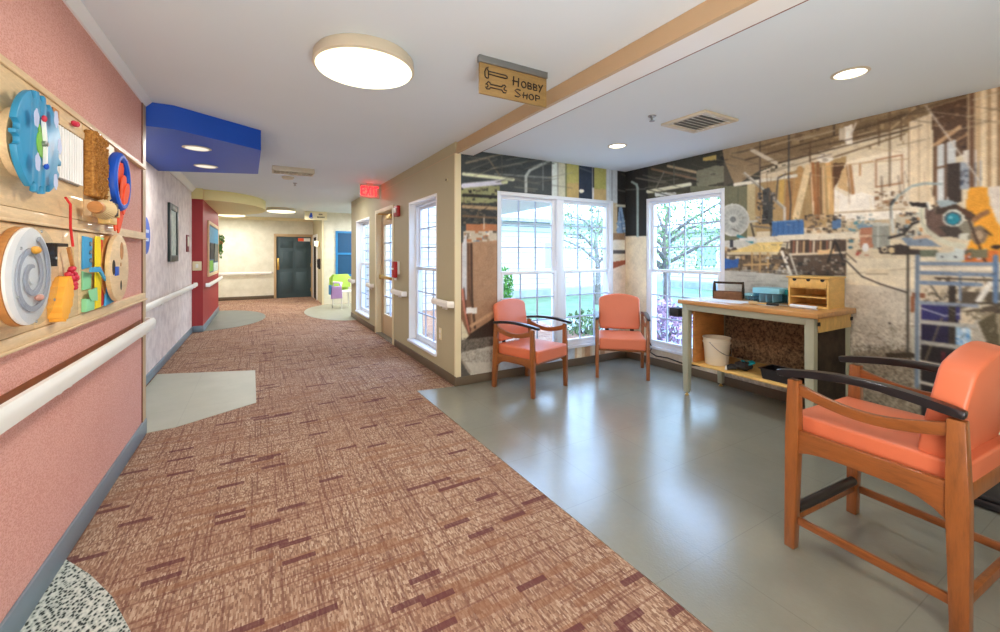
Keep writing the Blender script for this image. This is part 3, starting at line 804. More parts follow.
def paint_side(p):
    # the ceiling of the pictured workshop
    p.rect(560, 60, 5000, 600, (216, 202, 170))
    p.poly([(600, 160), (760, 125), (760, 190), (700, 200), (600, 240)], (62, 62, 52))
    p.rect(560, 160, 648, 236, (42, 42, 40))
    for a, b, w, c in (((652, 169), (696, 179), 2.2, (132, 104, 78)), ((668, 166), (697, 172.5), 2.6, (176, 156, 120)), ((636, 178), (664, 183), 1.6, (110, 104, 92)), ((655, 190), (664, 172), 1.2, (120, 116, 104)), ((674, 164), (674, 184), 1, (96, 104, 90)), ((618, 190), (645, 189), 1.4, (90, 90, 86)), ((650, 192), (700, 196), 3, (100, 102, 84))):
        p.line([a, b], w, c)
    p.line([(632, 182), (636.5, 184.5), (637.6, 188), (637.6, 236)], 2.4, (150, 172, 166))
    p.line([(648, 191.6), (690, 184.2)], 3.6, (212, 212, 184)); p.rect(655, 192.5, 676, 196.5, (206, 212, 206))
    p.poly([(696.5, 171), (727.5, 162), (727.5, 181), (700, 187.5), (696.5, 185)], (122, 124, 102)); p.poly([(727.5, 162), (732.6, 165), (732.6, 180), (727.5, 181)], (208, 198, 172))
    p.poly([(703, 158), (716, 155), (716, 160), (703, 161)], (196, 172, 90)); p.rect(690, 186, 727, 192, (110, 112, 90)); p.clutter(716, 152, 745, 166, DARKMIX, 30, 2, 6)
    p.line([(711, 174.5), (715, 174)], 1, (60, 60, 54))
    p.poly([(724, 145), (790, 130), (792, 158), (760, 172), (724, 186)], (84, 80, 66)); p.clutter(726, 146, 790, 172, [(70, 66, 54), (110, 104, 84), (140, 128, 100)], 50, 1.5, 5)
    p.poly([(735, 186), (760, 170), (800, 157), (930, 118), (1010, 80), (1010, 60), (720, 130), (724, 160)], (150, 128, 94))
    p.poly([(760, 150), (1010, 82), (1010, 100), (905, 127), (850, 142), (800, 157)], (134, 112, 80))
    p.clutter(790, 96, 985, 150, [(120, 98, 70), (160, 138, 100), (176, 152, 112), (104, 84, 60)], 70, 2, 7)
    for a, b, c in (((745, 160), (900, 118), (92, 74, 54)), ((760, 168), (920, 126), (86, 70, 52)), ((800, 150), (970, 112), (104, 84, 60)), ((880, 122), (1000, 84), (96, 76, 54)), ((810, 165), (905, 134), (120, 98, 70)), ((890, 130), (915, 108), (196, 170, 126)), ((834, 135), (834, 125), (70, 56, 44))):
        p.line([a, b], 1.6, c)
    # left column behind the fan
    p.rect(724, 186, 747, 242, (110, 112, 86)); p.line([(738, 188), (738, 212)], 1, (90, 92, 72)); p.rect(747, 184, 757, 236, (190, 174, 128))
    p.poly([(755, 184), (790, 172), (846, 156), (846, 225), (755, 232)], (176, 146, 96))
    # leaning boards
    p.poly([(846, 162), (935, 140), (935, 224), (834, 224), (834, 187)], (232, 220, 194))
    p.line([(782, 177), (781, 203)], 5, (204, 166, 84)); p.line([(790, 176), (788, 218)], 7, (170, 124, 74)); p.line([(800, 169), (792, 217)], 6, (190, 146, 88))
    p.line([(808, 168), (796, 217)], 7, (228, 204, 156)); p.line([(812.5, 164), (816, 218)], 4, (172, 112, 64)); p.line([(810.5, 164), (813.5, 218)], 1.4, (224, 196, 156)); p.line([(817.8, 164), (818.5, 218)], 3.4, (146, 98, 60)); p.line([(823, 167), (824.5, 216)], 3, (206, 172, 124)); p.line([(820.7, 168), (821.4, 216)], 1.2, (90, 64, 44)); p.line([(828.3, 163), (832, 216)], 6.2, (216, 174, 110)); p.line([(831.7, 163), (835, 215)], 1, (130, 88, 54))
    p.poly([(833, 163), (845, 163), (842, 176), (834, 188)], (96, 68, 46)); p.poly([(842, 170), (847, 165), (848, 192), (837, 187)], (214, 178, 124)); p.line([(850, 166), (853, 193)], 3.4, (176, 128, 80)); p.line([(846.6, 166), (850, 193)], 1.2, (150, 104, 64))
    p.poly([(834, 189), (846, 196), (862, 192), (900, 205), (900, 222), (834, 222)], (240, 234, 220))
    p.line([(876, 160), (902, 155), (902, 183), (876, 187), (876, 160)], 1.5, (172, 122, 84)); p.line([(860, 164), (860, 175)], 2, (196, 150, 100)); p.line([(863, 163), (873, 161)], 1.5, (200, 164, 120))
    p.poly([(874, 195), (909, 189), (909, 209), (874, 211)], (216, 204, 180)); p.clutter(875, 191, 908, 210, [(140, 100, 66), (236, 228, 210), (110, 90, 70), (170, 130, 90)], 34, 2, 5)
    p.line([(822, 167), (916, 158)], 1, (196, 166, 120)); p.line([(834, 213), (905, 209)], 1.2, (176, 150, 110))
    p.poly([(826, 222), (900, 219), (900, 235), (826, 238)], (196, 178, 144))
    # hung items
    p.line([(735, 184.7), (796, 175.6)], 3.4, (222, 218, 200)); p.line([(744.7, 173.5), (784.4, 208.4)], 3.2, (150, 146, 130)); p.line([(744.7, 172.6), (784.4, 207)], 1, (206, 202, 186)); p.line([(784.6, 208), (784.6, 222)], 2.6, (206, 202, 190))
    p.line([(760, 136), (760, 196)], 1.2, (84, 72, 60)); p.line([(789, 128), (788.6, 178), (791, 205), (788, 240), (785, 262)], 1.5, (70, 70, 70)); p.line([(776, 200), (778, 178), (786, 174)], 1.2, (60, 62, 66)); p.line([(771, 212), (771, 240), (775, 242)], 1.3, (58, 60, 60))
    p.line([(752, 150), (776, 163)], 4, (216, 206, 180)); p.ell(825, 158.5, 8, 4.2, (234, 228, 214)); p.ell(825, 160, 3, 2, (190, 180, 160))
    p.poly([(844, 127), (853, 124), (852, 144), (846, 145)], (238, 232, 216)); p.rect(839, 128, 845, 140, (196, 184, 160)); p.line([(856, 123), (851, 135)], 1.6, (220, 210, 190))
    for x, a, b in ((810, 142, 162), (889.7, 112, 186), (879, 120, 145), (901, 112, 140)):
        p.line([(x, a), (x, b)], 1.5, (104, 80, 56))
    p.line([(909.5, 108), (909.5, 186)], 2.2, (150, 118, 80))
    # fan, drill press, crate
    p.ell(733.5, 220, 15.8, 16.4, (174, 180, 174)); p.ell(733.5, 220, 15.8, 16.4, (204, 208, 202), 0.8, 0.9); p.ell(733.5, 220, 10.5, 11, (150, 156, 152), 0.6, 0.55)
    for a in range(0, 360, 24): p.line([(733.5, 220), (733.5 + 14 * math.cos(math.radians(a)), 220 + 15 * math.sin(math.radians(a)))], 0.7, (210, 214, 208), 0.6)
    p.ell(733, 219.5, 3, 3, (116, 122, 122)); p.line([(747, 222), (757, 221)], 2, (196, 196, 186)); p.line([(751, 224), (754, 236)], 2, (80, 74, 64)); p.line([(752, 226), (770, 228)], 2, (120, 112, 98))
    p.poly([(763, 190), (769, 187), (773, 194), (773, 224), (762, 224)], (70, 72, 70)); p.clutter(756, 192, 775, 226, [(60, 60, 58), (96, 96, 92), (140, 136, 126), (40, 40, 42)], 44, 1.6, 4.5)
    p.poly([(772, 221), (803.6, 219), (803.6, 234.5), (772, 236)], (66, 112, 172))
    for i in range(5): p.line([(778 + i * 5.2, 222), (778 + i * 5.2, 233)], 0.7, (46, 84, 138))
    p.line([(772, 222), (803.6, 220)], 1, (108, 150, 200))
    # wall bench and clutter on it
    p.clutter(804, 214, 846, 233, [(84, 74, 62), (60, 54, 50), (150, 130, 100), (110, 96, 84), (190, 160, 120)], 90, 1.6, 5); p.poly([(832, 221), (841, 219), (841, 228), (832, 229)], (84, 122, 168)); p.clutter(846, 218, 872, 234, [(190, 180, 150), (60, 130, 150), (210, 196, 166), (130, 110, 84), (90, 140, 170)], 44, 1.6, 5)
    p.poly([(756, 238), (770, 236), (859, 231.5), (859, 239), (770, 243), (756, 244)], (220, 212, 190)); p.line([(757, 243.5), (859, 239)], 1, (120, 104, 84))
    p.poly([(724, 241), (757, 238), (757, 246), (724, 249)], (196, 198, 190)); p.line([(738, 236), (752, 242)], 3, (60, 140, 150)); p.poly([(739, 238), (754, 237), (756, 241), (740, 241)], (214, 216, 210)); p.rect(730, 240, 733, 247, (60, 64, 72))
    p.rect(724, 249, 846, 276, (104, 88, 68)); p.clutter(724, 247, 792, 272, MIX, 110, 2, 6)
    p.poly([(730, 252), (758, 242.5), (783, 242), (779, 252)], (228, 200, 122)); p.poly([(727, 252), (779, 252), (777, 255), (727, 255)], (206, 190, 150))
    p.poly([(724, 258), (733, 260), (739, 258), (738, 267), (724, 269)], (50, 98, 176))
    for x in (752, 760, 768): p.line([(x, 253), (x, 272)], 2, (186, 150, 96))
    p.line([(744, 265), (770, 264)], 2, (196, 160, 106))
    p.rect(790, 240, 846, 276, (84, 72, 62))
    for i, x in enumerate(np.linspace(794, 834, 13)): p.line([(x, 241.5), (x - 0.5, 253)], 1.8, [(150, 96, 74), (226, 206, 176), (120, 90, 70), (206, 170, 120), (70, 60, 54)][i % 5])
    p.line([(790, 254.5), (846, 252.5)], 2.2, (214, 200, 172)); p.poly([(818, 250), (834, 249), (834, 254), (818, 254.5)], (226, 190, 138)); p.clutter(790, 258, 846, 276, [(70, 66, 62), (110, 104, 96), (150, 144, 132), (50, 48, 46)], 70, 1.6, 4.5)
    p.line([(835, 240), (828, 262)], 1.6, (40, 40, 42)); p.line([(835, 240), (843, 260)], 1.6, (40, 40, 42)); p.line([(830, 255), (841, 254)], 1.2, (60, 58, 56))
    p.line([(782, 252), (791, 275)], 3, (216, 212, 198)); p.line([(790, 254), (797, 275)], 2, (190, 186, 172)); p.clutter(766, 256, 790, 274, [(60, 56, 54), (96, 90, 80), (200, 196, 184)], 26, 1.6, 5)
    p.rect(846, 238, 873, 260, (210, 196, 166)); p.clutter(847, 238, 870, 256, [(216, 206, 180), (170, 50, 44), (140, 110, 80), (60, 110, 130)], 18, 2, 5)
    # floor of the workshop
    p.poly([(724, 270), (790, 275), (846, 278), (846, 500), (560, 500), (560, 345), (724, 345)], (186, 186, 176))
    for _ in range(60):
        x, y = random.uniform(724, 800), random.uniform(270, 300); p.line([(x, y), (x + random.uniform(5, 20), y + random.uniform(-1, 2))], 1, random.choice([(140, 138, 128), (190, 188, 176), (206, 206, 196)]), 0.7)
    p.poly([(846, 258), (1400, 258), (1400, 600), (846, 600)], (226, 216, 188)); p.poly([(846, 284), (930, 290), (930, 600), (700, 600), (700, 300), (846, 300)], (204, 198, 182))
    p.line([(846, 274), (915, 268)], 1.2, (190, 176, 146)); p.line([(868, 271), (888, 271.5)], 4, (228, 214, 180)); p.line([(866, 274), (888, 274)], 1, (150, 136, 108))
    p.speck(846, 292, 930, 345, (150, 140, 122), 0.22, 0.6); p.speck(700, 325, 930, 420, (126, 114, 96), 0.35, 0.6); p.poly([(852, 352), (925, 348), (925, 500), (852, 500)], (140, 128, 106), 0.6)
    p.speck(852, 345, 925, 420, (74, 64, 50), 0.4, 0.7); p.speck(846, 300, 925, 350, (226, 220, 204), 0.12, 0.6)
    p.line([(846.5, 261), (862, 276.5), (880, 284), (907, 292.5)], 1.4, (58, 54, 50)); p.line([(846, 253), (856, 262)], 1.2, (84, 74, 64))
    p.ell(889.5, 323, 1.3, 1.1, (60, 54, 48))
    # under the left window and beside the bench legs
    p.rect(560, 345, 724, 400, (206, 194, 172)); p.line([(650, 362), (690, 368)], 2, (186, 176, 156))
    # tall right part of the workshop
    p.poly([(909, 122), (935, 112), (935, 206), (909, 206)], (226, 208, 174)); p.line([(919, 118), (919, 200)], 2, (196, 172, 134)); p.line([(928, 116), (928, 205)], 1.6, (206, 184, 146))
    p.poly([(932, 108), (972, 96), (972, 152), (944, 160), (944, 205), (934, 205)], (92, 66, 46)); p.clutter(934, 104, 970, 148, [(76, 54, 40), (120, 90, 62), (150, 116, 80), (60, 44, 36)], 44, 2, 5)
    p.line([(935, 145), (960, 127)], 4, (196, 156, 112)); p.line([(940, 150), (968, 134)], 2, (170, 130, 90))
    p.poly([(936, 146), (955, 140), (955, 200), (936, 205)], (200, 206, 206)); p.line([(945.5, 143), (945.5, 202)], 2.2, (90, 64, 46)); p.line([(937, 168), (955, 164)], 2, (110, 80, 56)); p.line([(936, 146), (936, 205)], 2, (120, 86, 58))
    p.poly([(947, 164), (961, 162), (961, 202), (948, 205)], (58, 48, 42)); p.poly([(960, 162), (984, 160), (984, 186), (960, 190)], (152, 162, 172)); p.poly([(963, 151), (978, 149), (979, 162), (963, 163)], (218, 212, 200)); p.clutter(960, 165, 984, 186, [(96, 100, 110), (190, 196, 200), (60, 70, 90)], 16, 2, 6)
    p.poly([(968, 90), (1400, 20), (1400, 190), (984, 186), (980, 150), (968, 150)], (206, 182, 142))
    for x, w, c in ((972, 5, (110, 78, 54)), (978, 3, (196, 164, 118)), (983.5, 4, (232, 214, 176)), (989, 3, (170, 134, 92)), (994, 5, (226, 206, 168)), (999.5, 3, (140, 104, 70)), (1010, 6, (206, 180, 140)), (1030, 8, (150, 116, 80)), (1060, 10, (220, 200, 164)), (1110, 14, (160, 126, 90))):
        p.line([(x, 70), (x, 186)], w, c)
    p.line([(926, 106), (979, 180)], 1.6, (216, 206, 190))
    # metal bucket, pipe and clutter left of the saw
    p.rect(860, 224, 873, 248, (176, 118, 90)); p.line([(860, 226), (874, 225)], 4, (110, 146, 170)); p.line([(860, 236), (872, 236)], 2, (214, 184, 150)); p.clutter(856, 214, 874, 226, [(140, 160, 160), (210, 200, 176), (90, 100, 104)], 16, 1.6, 4)
    p.poly([(872, 225), (890, 224), (889, 248), (873, 249)], (146, 150, 140)); p.line([(878, 226), (878, 247)], 2, (176, 180, 170)); p.line([(872, 236), (890, 236)], 1, (116, 120, 112)); p.ell(881, 224.5, 9, 1.8, (190, 194, 184))
    p.line([(891.5, 224), (891, 206), (898, 196), (912, 186), (925, 183.4), (942, 184)], 2.2, (146, 166, 168)); p.line([(891, 204), (894, 200)], 3, (60, 66, 70)); p.line([(892, 218), (893, 232)], 3, (196, 204, 200))
    p.poly([(896, 214), (918, 214), (918, 240), (896, 240)], (196, 188, 164)); p.clutter(896, 212, 922, 238, [(60, 56, 54), (206, 200, 184), (196, 130, 70), (130, 150, 160), (70, 66, 64)], 60, 1.8, 5.5)
    p.line([(889, 238), (904, 234), (912, 224), (920, 221)], 2.4, (46, 42, 42)); p.poly([(878, 248), (900, 244), (922, 250), (920, 255), (880, 254)], (66, 58, 54)); p.ell(891.6, 250.3, 3.2, 3.2, (206, 184, 140)); p.ell(884.5, 249.5, 3, 3, (196, 180, 150), 1, 0.5); p.ell(865.5, 247.5, 3.5, 4.5, (216, 216, 214))
    # orange backdrop of the saw
    p.poly([(968, 191), (970, 188), (976, 187), (987, 187), (990, 205), (997, 222), (1006, 232), (1010, 262), (962, 262), (972, 236), (966, 206)], (236, 160, 40)); p.poly([(987, 187), (1400, 150), (1400, 245), (1004, 232), (992, 208)], (218, 208, 194)); p.rect(964, 250, 999, 262, (220, 116, 48)); p.clutter(964, 248, 990, 260, [(150, 80, 60), (200, 196, 210), (90, 90, 76), (120, 116, 90)], 26, 2, 5)
    # mitre saw
    p.poly([(901, 238), (925, 237), (942, 247), (909, 246.5)], (122, 142, 164)); p.line([(911, 247.5), (941, 248.5)], 3.5, (222, 200, 160)); p.rect(920, 250, 937, 257, (110, 120, 100)); p.line([(914, 238), (932, 236)], 3, (206, 172, 140))
    p.poly([(925, 208), (932, 210), (950, 215), (962, 233), (955, 236), (940, 235), (930, 228), (925, 218)], (104, 84, 74)); p.ell(943, 221, 17, 16, (104, 82, 72), 0.9); p.ell(943, 221, 17, 16, (64, 52, 48), 0.7, 0.9)
    p.line([(921.5, 209), (922, 222), (927, 231), (940, 240), (950, 244), (964, 246)], 5, (206, 206, 182)); p.line([(921, 210), (922, 222), (928, 232)], 1, (150, 150, 130))
    p.poly([(909, 202), (927, 203), (929, 208), (911, 206)], (46, 40, 40)); p.poly([(936, 201), (949, 199.5), (958, 203), (954, 209), (940, 208)], (150, 168, 174)); p.line([(928, 203), (929.5, 209)], 3, (216, 216, 206))
    p.poly([(931, 204), (940, 208), (956, 204), (976, 215), (972, 221), (960, 218), (944, 214), (936, 214)], (66, 54, 46)); p.poly([(938, 226), (968, 225), (968, 240), (948, 236)], (74, 66, 60)); p.poly([(955, 223), (972, 220), (978, 236), (968, 240)], (130, 126, 108))
    p.ell(953.5, 218, 11, 8.6, (206, 210, 196)); p.ell(953, 218.5, 8.8, 6.8, (70, 90, 100)); p.ell(953, 219, 6.6, 5.4, (30, 140, 164)); p.ell(951, 217.5, 2, 1.6, (110, 190, 206)); p.poly([(956, 205), (972, 212), (974, 220), (962, 214)], (86, 60, 44))
    p.line([(974, 220), (981, 215), (987.5, 212)], 5, (150, 104, 66)); p.ell(979, 235, 8.4, 9.4, (128, 108, 84)); p.ell(979, 235, 4, 4.6, (176, 150, 118)); p.line([(969, 221), (977, 240), (985, 261)], 2.2, (62, 44, 36)); p.line([(985, 230), (991, 235)], 2, (70, 54, 44)); p.poly([(960, 233), (969, 233), (967, 240), (958, 239)], (206, 206, 190))
    p.poly([(936, 253), (954, 252), (954, 247), (964, 250), (964, 261), (936, 261)], (196, 208, 204)); p.ell(942, 257, 1, 1, (40, 40, 44)); p.ell(955.5, 257, 1, 1, (40, 40, 44)); p.rect(970, 249, 988, 258, (116, 112, 84)); p.ell(997, 247, 6, 2, (60, 46, 40))
    # stand under the saw
    p.rect(920, 262, 1400, 330, (206, 192, 164)); p.clutter(922, 275, 1000, 315, [(120, 108, 88), (86, 76, 62), (214, 204, 180), (160, 146, 120)], 110, 2, 6)
    p.rect(960, 292, 1400, 312, (90, 80, 66)); p.rect(975, 312, 1400, 400, (146, 136, 112)); p.clutter(966, 300, 1060, 350, [(206, 196, 170), (110, 100, 80), (170, 160, 130), (66, 58, 50)], 70, 2, 6)
    p.rect(921, 304, 960, 320, (52, 52, 112)); p.rect(921, 320, 958, 366, (38, 36, 66)); p.rect(921, 345, 1000, 420, (42, 38, 40)); p.rect(955, 326, 970, 358, (150, 186, 214)); p.clutter(955, 326, 970, 358, [(220, 226, 230), (70, 130, 190), (190, 210, 226)], 24, 2, 5)
    p.line([(921, 308), (945, 316), (960, 314)], 1.4, (170, 176, 190)); p.poly([(975, 320), (992, 318), (985, 346), (968, 352)], (170, 164, 150)); p.poly([(978, 322), (995, 312), (1000, 345), (990, 350)], (90, 82, 60)); p.rect(948, 286, 956, 350, (58, 52, 46))
    p.line([(930, 284), (941, 300)], 1.6, (80, 76, 70)); p.line([(960, 272), (960, 300)], 2.5, (120, 140, 164)); p.line([(944, 300), (952, 284)], 1.4, (80, 76, 70)); p.line([(924, 364), (942, 318)], 1.6, (120, 108, 84)); p.rect(941, 352, 946, 372, (92, 34, 44))
    p.line([(978, 302), (990, 284)], 6, (226, 224, 214)); p.line([(962, 310), (1000, 302)], 3, (206, 196, 170)); p.line([(975, 303), (1010, 304)], 2, (70, 62, 52)); p.line([(935, 278), (1010, 281)], 1.6, (70, 62, 54))
    p.rect(912, 293, 925, 298, (140, 90, 64)); p.rect(911, 296, 915, 312, (150, 92, 60))
    for (a, b, w, c) in (((920, 263.5), (993, 264), 3.6, (124, 146, 172)), ((920, 272.6), (993, 275), 3.8, (118, 140, 168)), ((920, 282.5), (981, 284.6), 3.8, (112, 136, 168)), ((920, 302.5), (977, 306), 3.8, (136, 150, 168)), ((920, 321.5), (974, 326.5), 4.2, (172, 172, 164)), ((920, 342), (968, 348.5), 4.2, (160, 160, 152)), ((920, 362), (952, 368), 4, (196, 190, 176)), ((920, 382), (945, 388), 3, (190, 184, 170))):
        p.line([a, b], w, c)
    p.line([(921, 269), (993, 269)], 3.4, (230, 220, 200)); p.line([(917.6, 256.5), (917, 386)], 4.6, (104, 124, 146)); p.line([(919.6, 258), (919, 384)], 1, (170, 180, 186)); p.line([(995.8, 257), (995.8, 301)], 5.4, (92, 124, 164)); p.line([(913, 330), (913.5, 366)], 3.4, (186, 186, 168))
    p.line([(907.8, 247), (907.6, 356)], 2.3, (54, 50, 44)); p.rect(886, 353, 914, 358, (66, 56, 44))

_pb, _ps = paint_back, paint_side
def extra(p, seedv):
    rr = random.Random(seedv)
    # fine wires, pipes, battens and highlights of the pictured workshop
    for _ in range(46):
        x = rr.uniform(735, 1000); y = 172 - 0.224 * (x - 631) + rr.uniform(2, 34); L = rr.uniform(12, 60); s = rr.choice([-0.26, -0.2, -0.3, 0.12])
        p.line([(x, y), (x + L, y + s * L)], rr.choice([0.6, 0.8, 1.2]), rr.choice([(84, 68, 52), (196, 174, 134), (120, 100, 74), (214, 200, 168)]), 0.7)
    for _ in range(26):
        x = rr.uniform(640, 735); y = 172 - 0.224 * (x - 631) + rr.uniform(2, 22); L = rr.uniform(8, 30)
        p.line([(x, y), (x + L, y + rr.choice([-0.15, 0.2, 0.3]) * L)], rr.choice([0.6, 1.0]), rr.choice([(30, 30, 28), (112, 108, 92), (90, 88, 74)]), 0.7)
    for _ in range(30):
        x = rr.uniform(755, 935); y = rr.uniform(170, 205); p.line([(x, y), (x + rr.uniform(-3, 3), y + rr.uniform(8, 26))], rr.choice([0.6, 1.0, 1.6]), rr.choice([(120, 88, 58), (236, 222, 190), (150, 112, 74), (90, 70, 54)]), 0.55)
    for _ in range(60):
        x = rr.uniform(726, 935); y = rr.uniform(214, 262); p.line([(x, y), (x + rr.uniform(-7, 7), y + rr.uniform(-4, 4))], rr.choice([0.6, 1.0]), rr.choice([(56, 50, 46), (226, 216, 190), (130, 112, 90), (170, 150, 118)]), 0.6)
    for _ in range(30):
        x = rr.uniform(922, 1000); y = rr.uniform(266, 350); p.line([(x, y), (x + rr.uniform(-9, 9), y + rr.uniform(-6, 6))], rr.choice([0.8, 1.2]), rr.choice([(66, 60, 54), (206, 196, 170), (120, 108, 88)]), 0.5)
def extra_back(p):
    rr = random.Random(4)
    for _ in range(40):
        x = rr.uniform(464, 552); y = rr.uniform(150, 192); L = rr.uniform(6, 26)
        p.line([(x, y), (x + L, y + rr.choice([-0.2, 0.1, 0.15, -0.4]) * L)], rr.choice([0.6, 0.9]), rr.choice([(40, 44, 44), (118, 120, 110), (92, 96, 90), (146, 142, 124)]), 0.65)
    for _ in range(26):
        x = rr.uniform(464, 497); y = rr.uniform(192, 226); p.line([(x, y), (x + rr.uniform(-6, 6), y + rr.uniform(-3, 3))], rr.choice([0.6, 1.0]), rr.choice([(36, 34, 32), (150, 136, 100), (110, 100, 80)]), 0.6)
def paint_back(p): _pb(p); extra_back(p)
def paint_side(p): _ps(p); extra(p, 9)
mural('wall_mural_back', 'printed workshop mural around the double window', BY - 0.001, 'x', RX + 0.03, BX, 0.05, RC - 0.001, W3, 0.0085, (70, 72, 70), paint_back)
mural('wall_mural_side', 'printed workshop mural behind the workbench', BX - 0.001, 'y', -1.6, BY - 0.002, 0.05, RC - 0.001, W4, 0.0075, (200, 182, 148), paint_side)

# ================================================================== LEFT WALL: activity boards, rails, handrails
W = LX
def wallprism(bm, pts, x0, x1, bev=0.0, seg=2):
    """outline given in (y, z) on the left wall, from depth x0 to x1 off the wall"""
    return prism(bm, pts, W + x0, W + x1, 'yz', bev, seg)
def disc_pts(cy, cz, r, n=40, rz=None):
    rz = rz or r
    return [(cy + r * math.cos(2 * PI * i / n), cz + rz * math.sin(2 * PI * i / n)) for i in range(n)]

BK = 0.965
def objw(name, bm, m=None, parent=None, label=None, smooth=35):
    for v in bm.verts:                                   # measured on the wall plane; the boards stand 3 cm proud of it
        v.co.y *= BK; v.co.z = CAMH + (v.co.z - CAMH) * BK
    return obj(name, bm, m, parent, label, smooth)
def rail_strip(z0, z1, y0, y1, label, depth=0.03):
    bm = new(); b2(bm, W + 0.001, W + depth, y0, y1, z0, z1, 0.003); b2(bm, W + depth, W + depth + 0.012, y0, y1, z0, z0 + 0.012, 0.002)
    o = objw('mounting_rail', bm, MT['maple2']); tag(o, label, 'rail', 'wooden mounting rails on the salmon wall'); return o
rail_strip(2.145, 2.185, 0.6, 4.39, 'thin wooden mounting rail above the activity boards, topmost on the salmon wall', 0.022)
rail_strip(1.575, 1.63, 0.6, 4.39, 'wooden mounting rail between the two rows of activity boards')
rail_strip(1.085, 1.14, 0.6, 4.39, 'wooden mounting rail under the lower activity boards, above the handrail')

def panel(root, y0, y1, z0, z1):
    bm = new(); b2(bm, W + 0.002, W + 0.028, y0, y1, z0, z1, 0.003)
    return objw('backing_board', bm, MT['maple'], root)
ORG = (0, 0, 0)

# --- gear board with the washboard strip (upper left)
t = thing('activity_board', 'upper wooden activity board with a big sky blue gear wheel', 'activity board', ORG, 0, 'wall activity boards')
panel(t, 1.05, 3.0, 1.632, 2.142)
bm = new(); wallprism(bm, disc_pts(2.30, 1.88, 0.13, 32), 0.029, 0.052); objw('standoff', bm, MT['maple2'], t)
def gear_outline(cy, cz, R):
    notches = [a for c in (12, 70, 108, 172, 252, 288, 338) for a in (c,)] + [88, 270, 188, 356]
    pts = []; n = 360
    for i in range(n):
        a = 360.0 * i / n; d = 0.0
        for q in notches:
            k = abs((a - q + 180) % 360 - 180) / 5.5
            if k < 1: d = max(d, math.sqrt(1 - k ** 4))
        r = R - 0.030 * d
        pts.append((cy + r * math.cos(math.radians(a)), cz + r * math.sin(math.radians(a))))
    return pts
bm = new(); wallprism(bm, gear_outline(2.344, 1.8935, 0.200), 0.064, 0.084, 0.004, 2)
gw = objw('gear_wheel', bm, MT['skyblue'], t, 'sky blue gear wheel')
def cloud(cy, cz, s, up):
    bm = new(); pts = []
    for i in range(60):
        a = 2 * PI * i / 60; k = 1 + 0.22 * abs(math.sin(2.5 * a + up))
        pts.append((cy + s * 0.95 * k * math.cos(a), cz + s * 1.6 * k * math.sin(a)))
    return wallprism(bm, pts, 0.1042, 0.1052)
GY, GZ, GX = 2.344, 1.8935, W + 0.0842
for cy, cz, s, up in ((0.07, 0.12, 0.019, -1), (-0.105, 0.075, 0.019, 1), (0.105, 0.015, 0.018, -1), (-0.095, -0.09, 0.019, 1), (0.065, -0.14, 0.018, -1)):
    objw('cloud', cloud(GY + cy, GZ + cz, s, up), MT['cloud'], gw)
bm = new(); wallprism(bm, disc_pts(GY - 0.002, GZ - 0.002, 0.042, 28, 0.054), 0.0842, 0.087); wallprism(bm, [(GY - 0.032, GZ + 0.043), (GY - 0.022, GZ + 0.072), (GY - 0.007, GZ + 0.053), (GY + 0.008, GZ + 0.078), (GY + 0.022, GZ + 0.048)], 0.0842, 0.087); wallprism(bm, disc_pts(GY + 0.024, GZ - 0.026, 0.028, 20, 0.038), 0.0842, 0.0865)
objw('island', bm, MT['green'], gw)
bm = new(); bar(bm, [(W + 0.091, GY - 0.004, GZ + 0.095), (W + 0.094, GY + 0.006, GZ), (W + 0.091, GY + 0.012, GZ - 0.085)], 0.010, 0.013, (1, 0, 0)); objw('pointer', bm, MT['swhite'], gw)
bm = new(); ball(bm, (W + 0.094, GY - 0.006, GZ + 0.098), (0.008, 0.012, 0.014)); objw('pointer_tip', bm, MT['pinkf'], gw)
bm = new(); ball(bm, (W + 0.094, GY + 0.013, GZ - 0.088), (0.008, 0.011, 0.013)); objw('pointer_tip', bm, MT['blue'], gw, 'blue pointer tip')
bm = new(); lathe(bm, [(0.0, 0.0), (0.013, 0.0), (0.013, 0.010), (0.007, 0.015), (0, 0.015)], 20, (W + 0.087, GY + 0.006, GZ), 'x'); objw('hub_bolt', bm, MT['steel'], gw)
bm = new()
b2(bm, W + 0.029, W + 0.036, 2.60, 2.93, 1.80, 2.045)
wb = objw('washboard', bm, MT['steel'], t, 'white ribbed washboard')
for i in range(11):
    bm = new(); y = 2.615 + i * 0.03; tube(bm, [(W + 0.042, y, 1.805), (W + 0.042, y, 2.04)], 0.011, 8); objw('rib', bm, MT['swhite'], wb)
bm = new(); b2(bm, W + 0.029, W + 0.05, 2.58, 2.95, 2.047, 2.085, 0.003); objw('cleat', bm, MT['maple2'], wb)
bm = new(); ball(bm, (W + 0.062, 2.77, 2.085), (0.012, 0.028, 0.014)); ball(bm, (W + 0.062, 2.8, 2.09), (0.011, 0.012, 0.014)); objw('red_knob', bm, MT['pinkf'], wb)
bm = new(); b2(bm, W + 0.029, W + 0.055, 2.56, 2.62, 2.052, 2.10, 0.003); objw('corner_block', bm, MT['plyd'], wb)

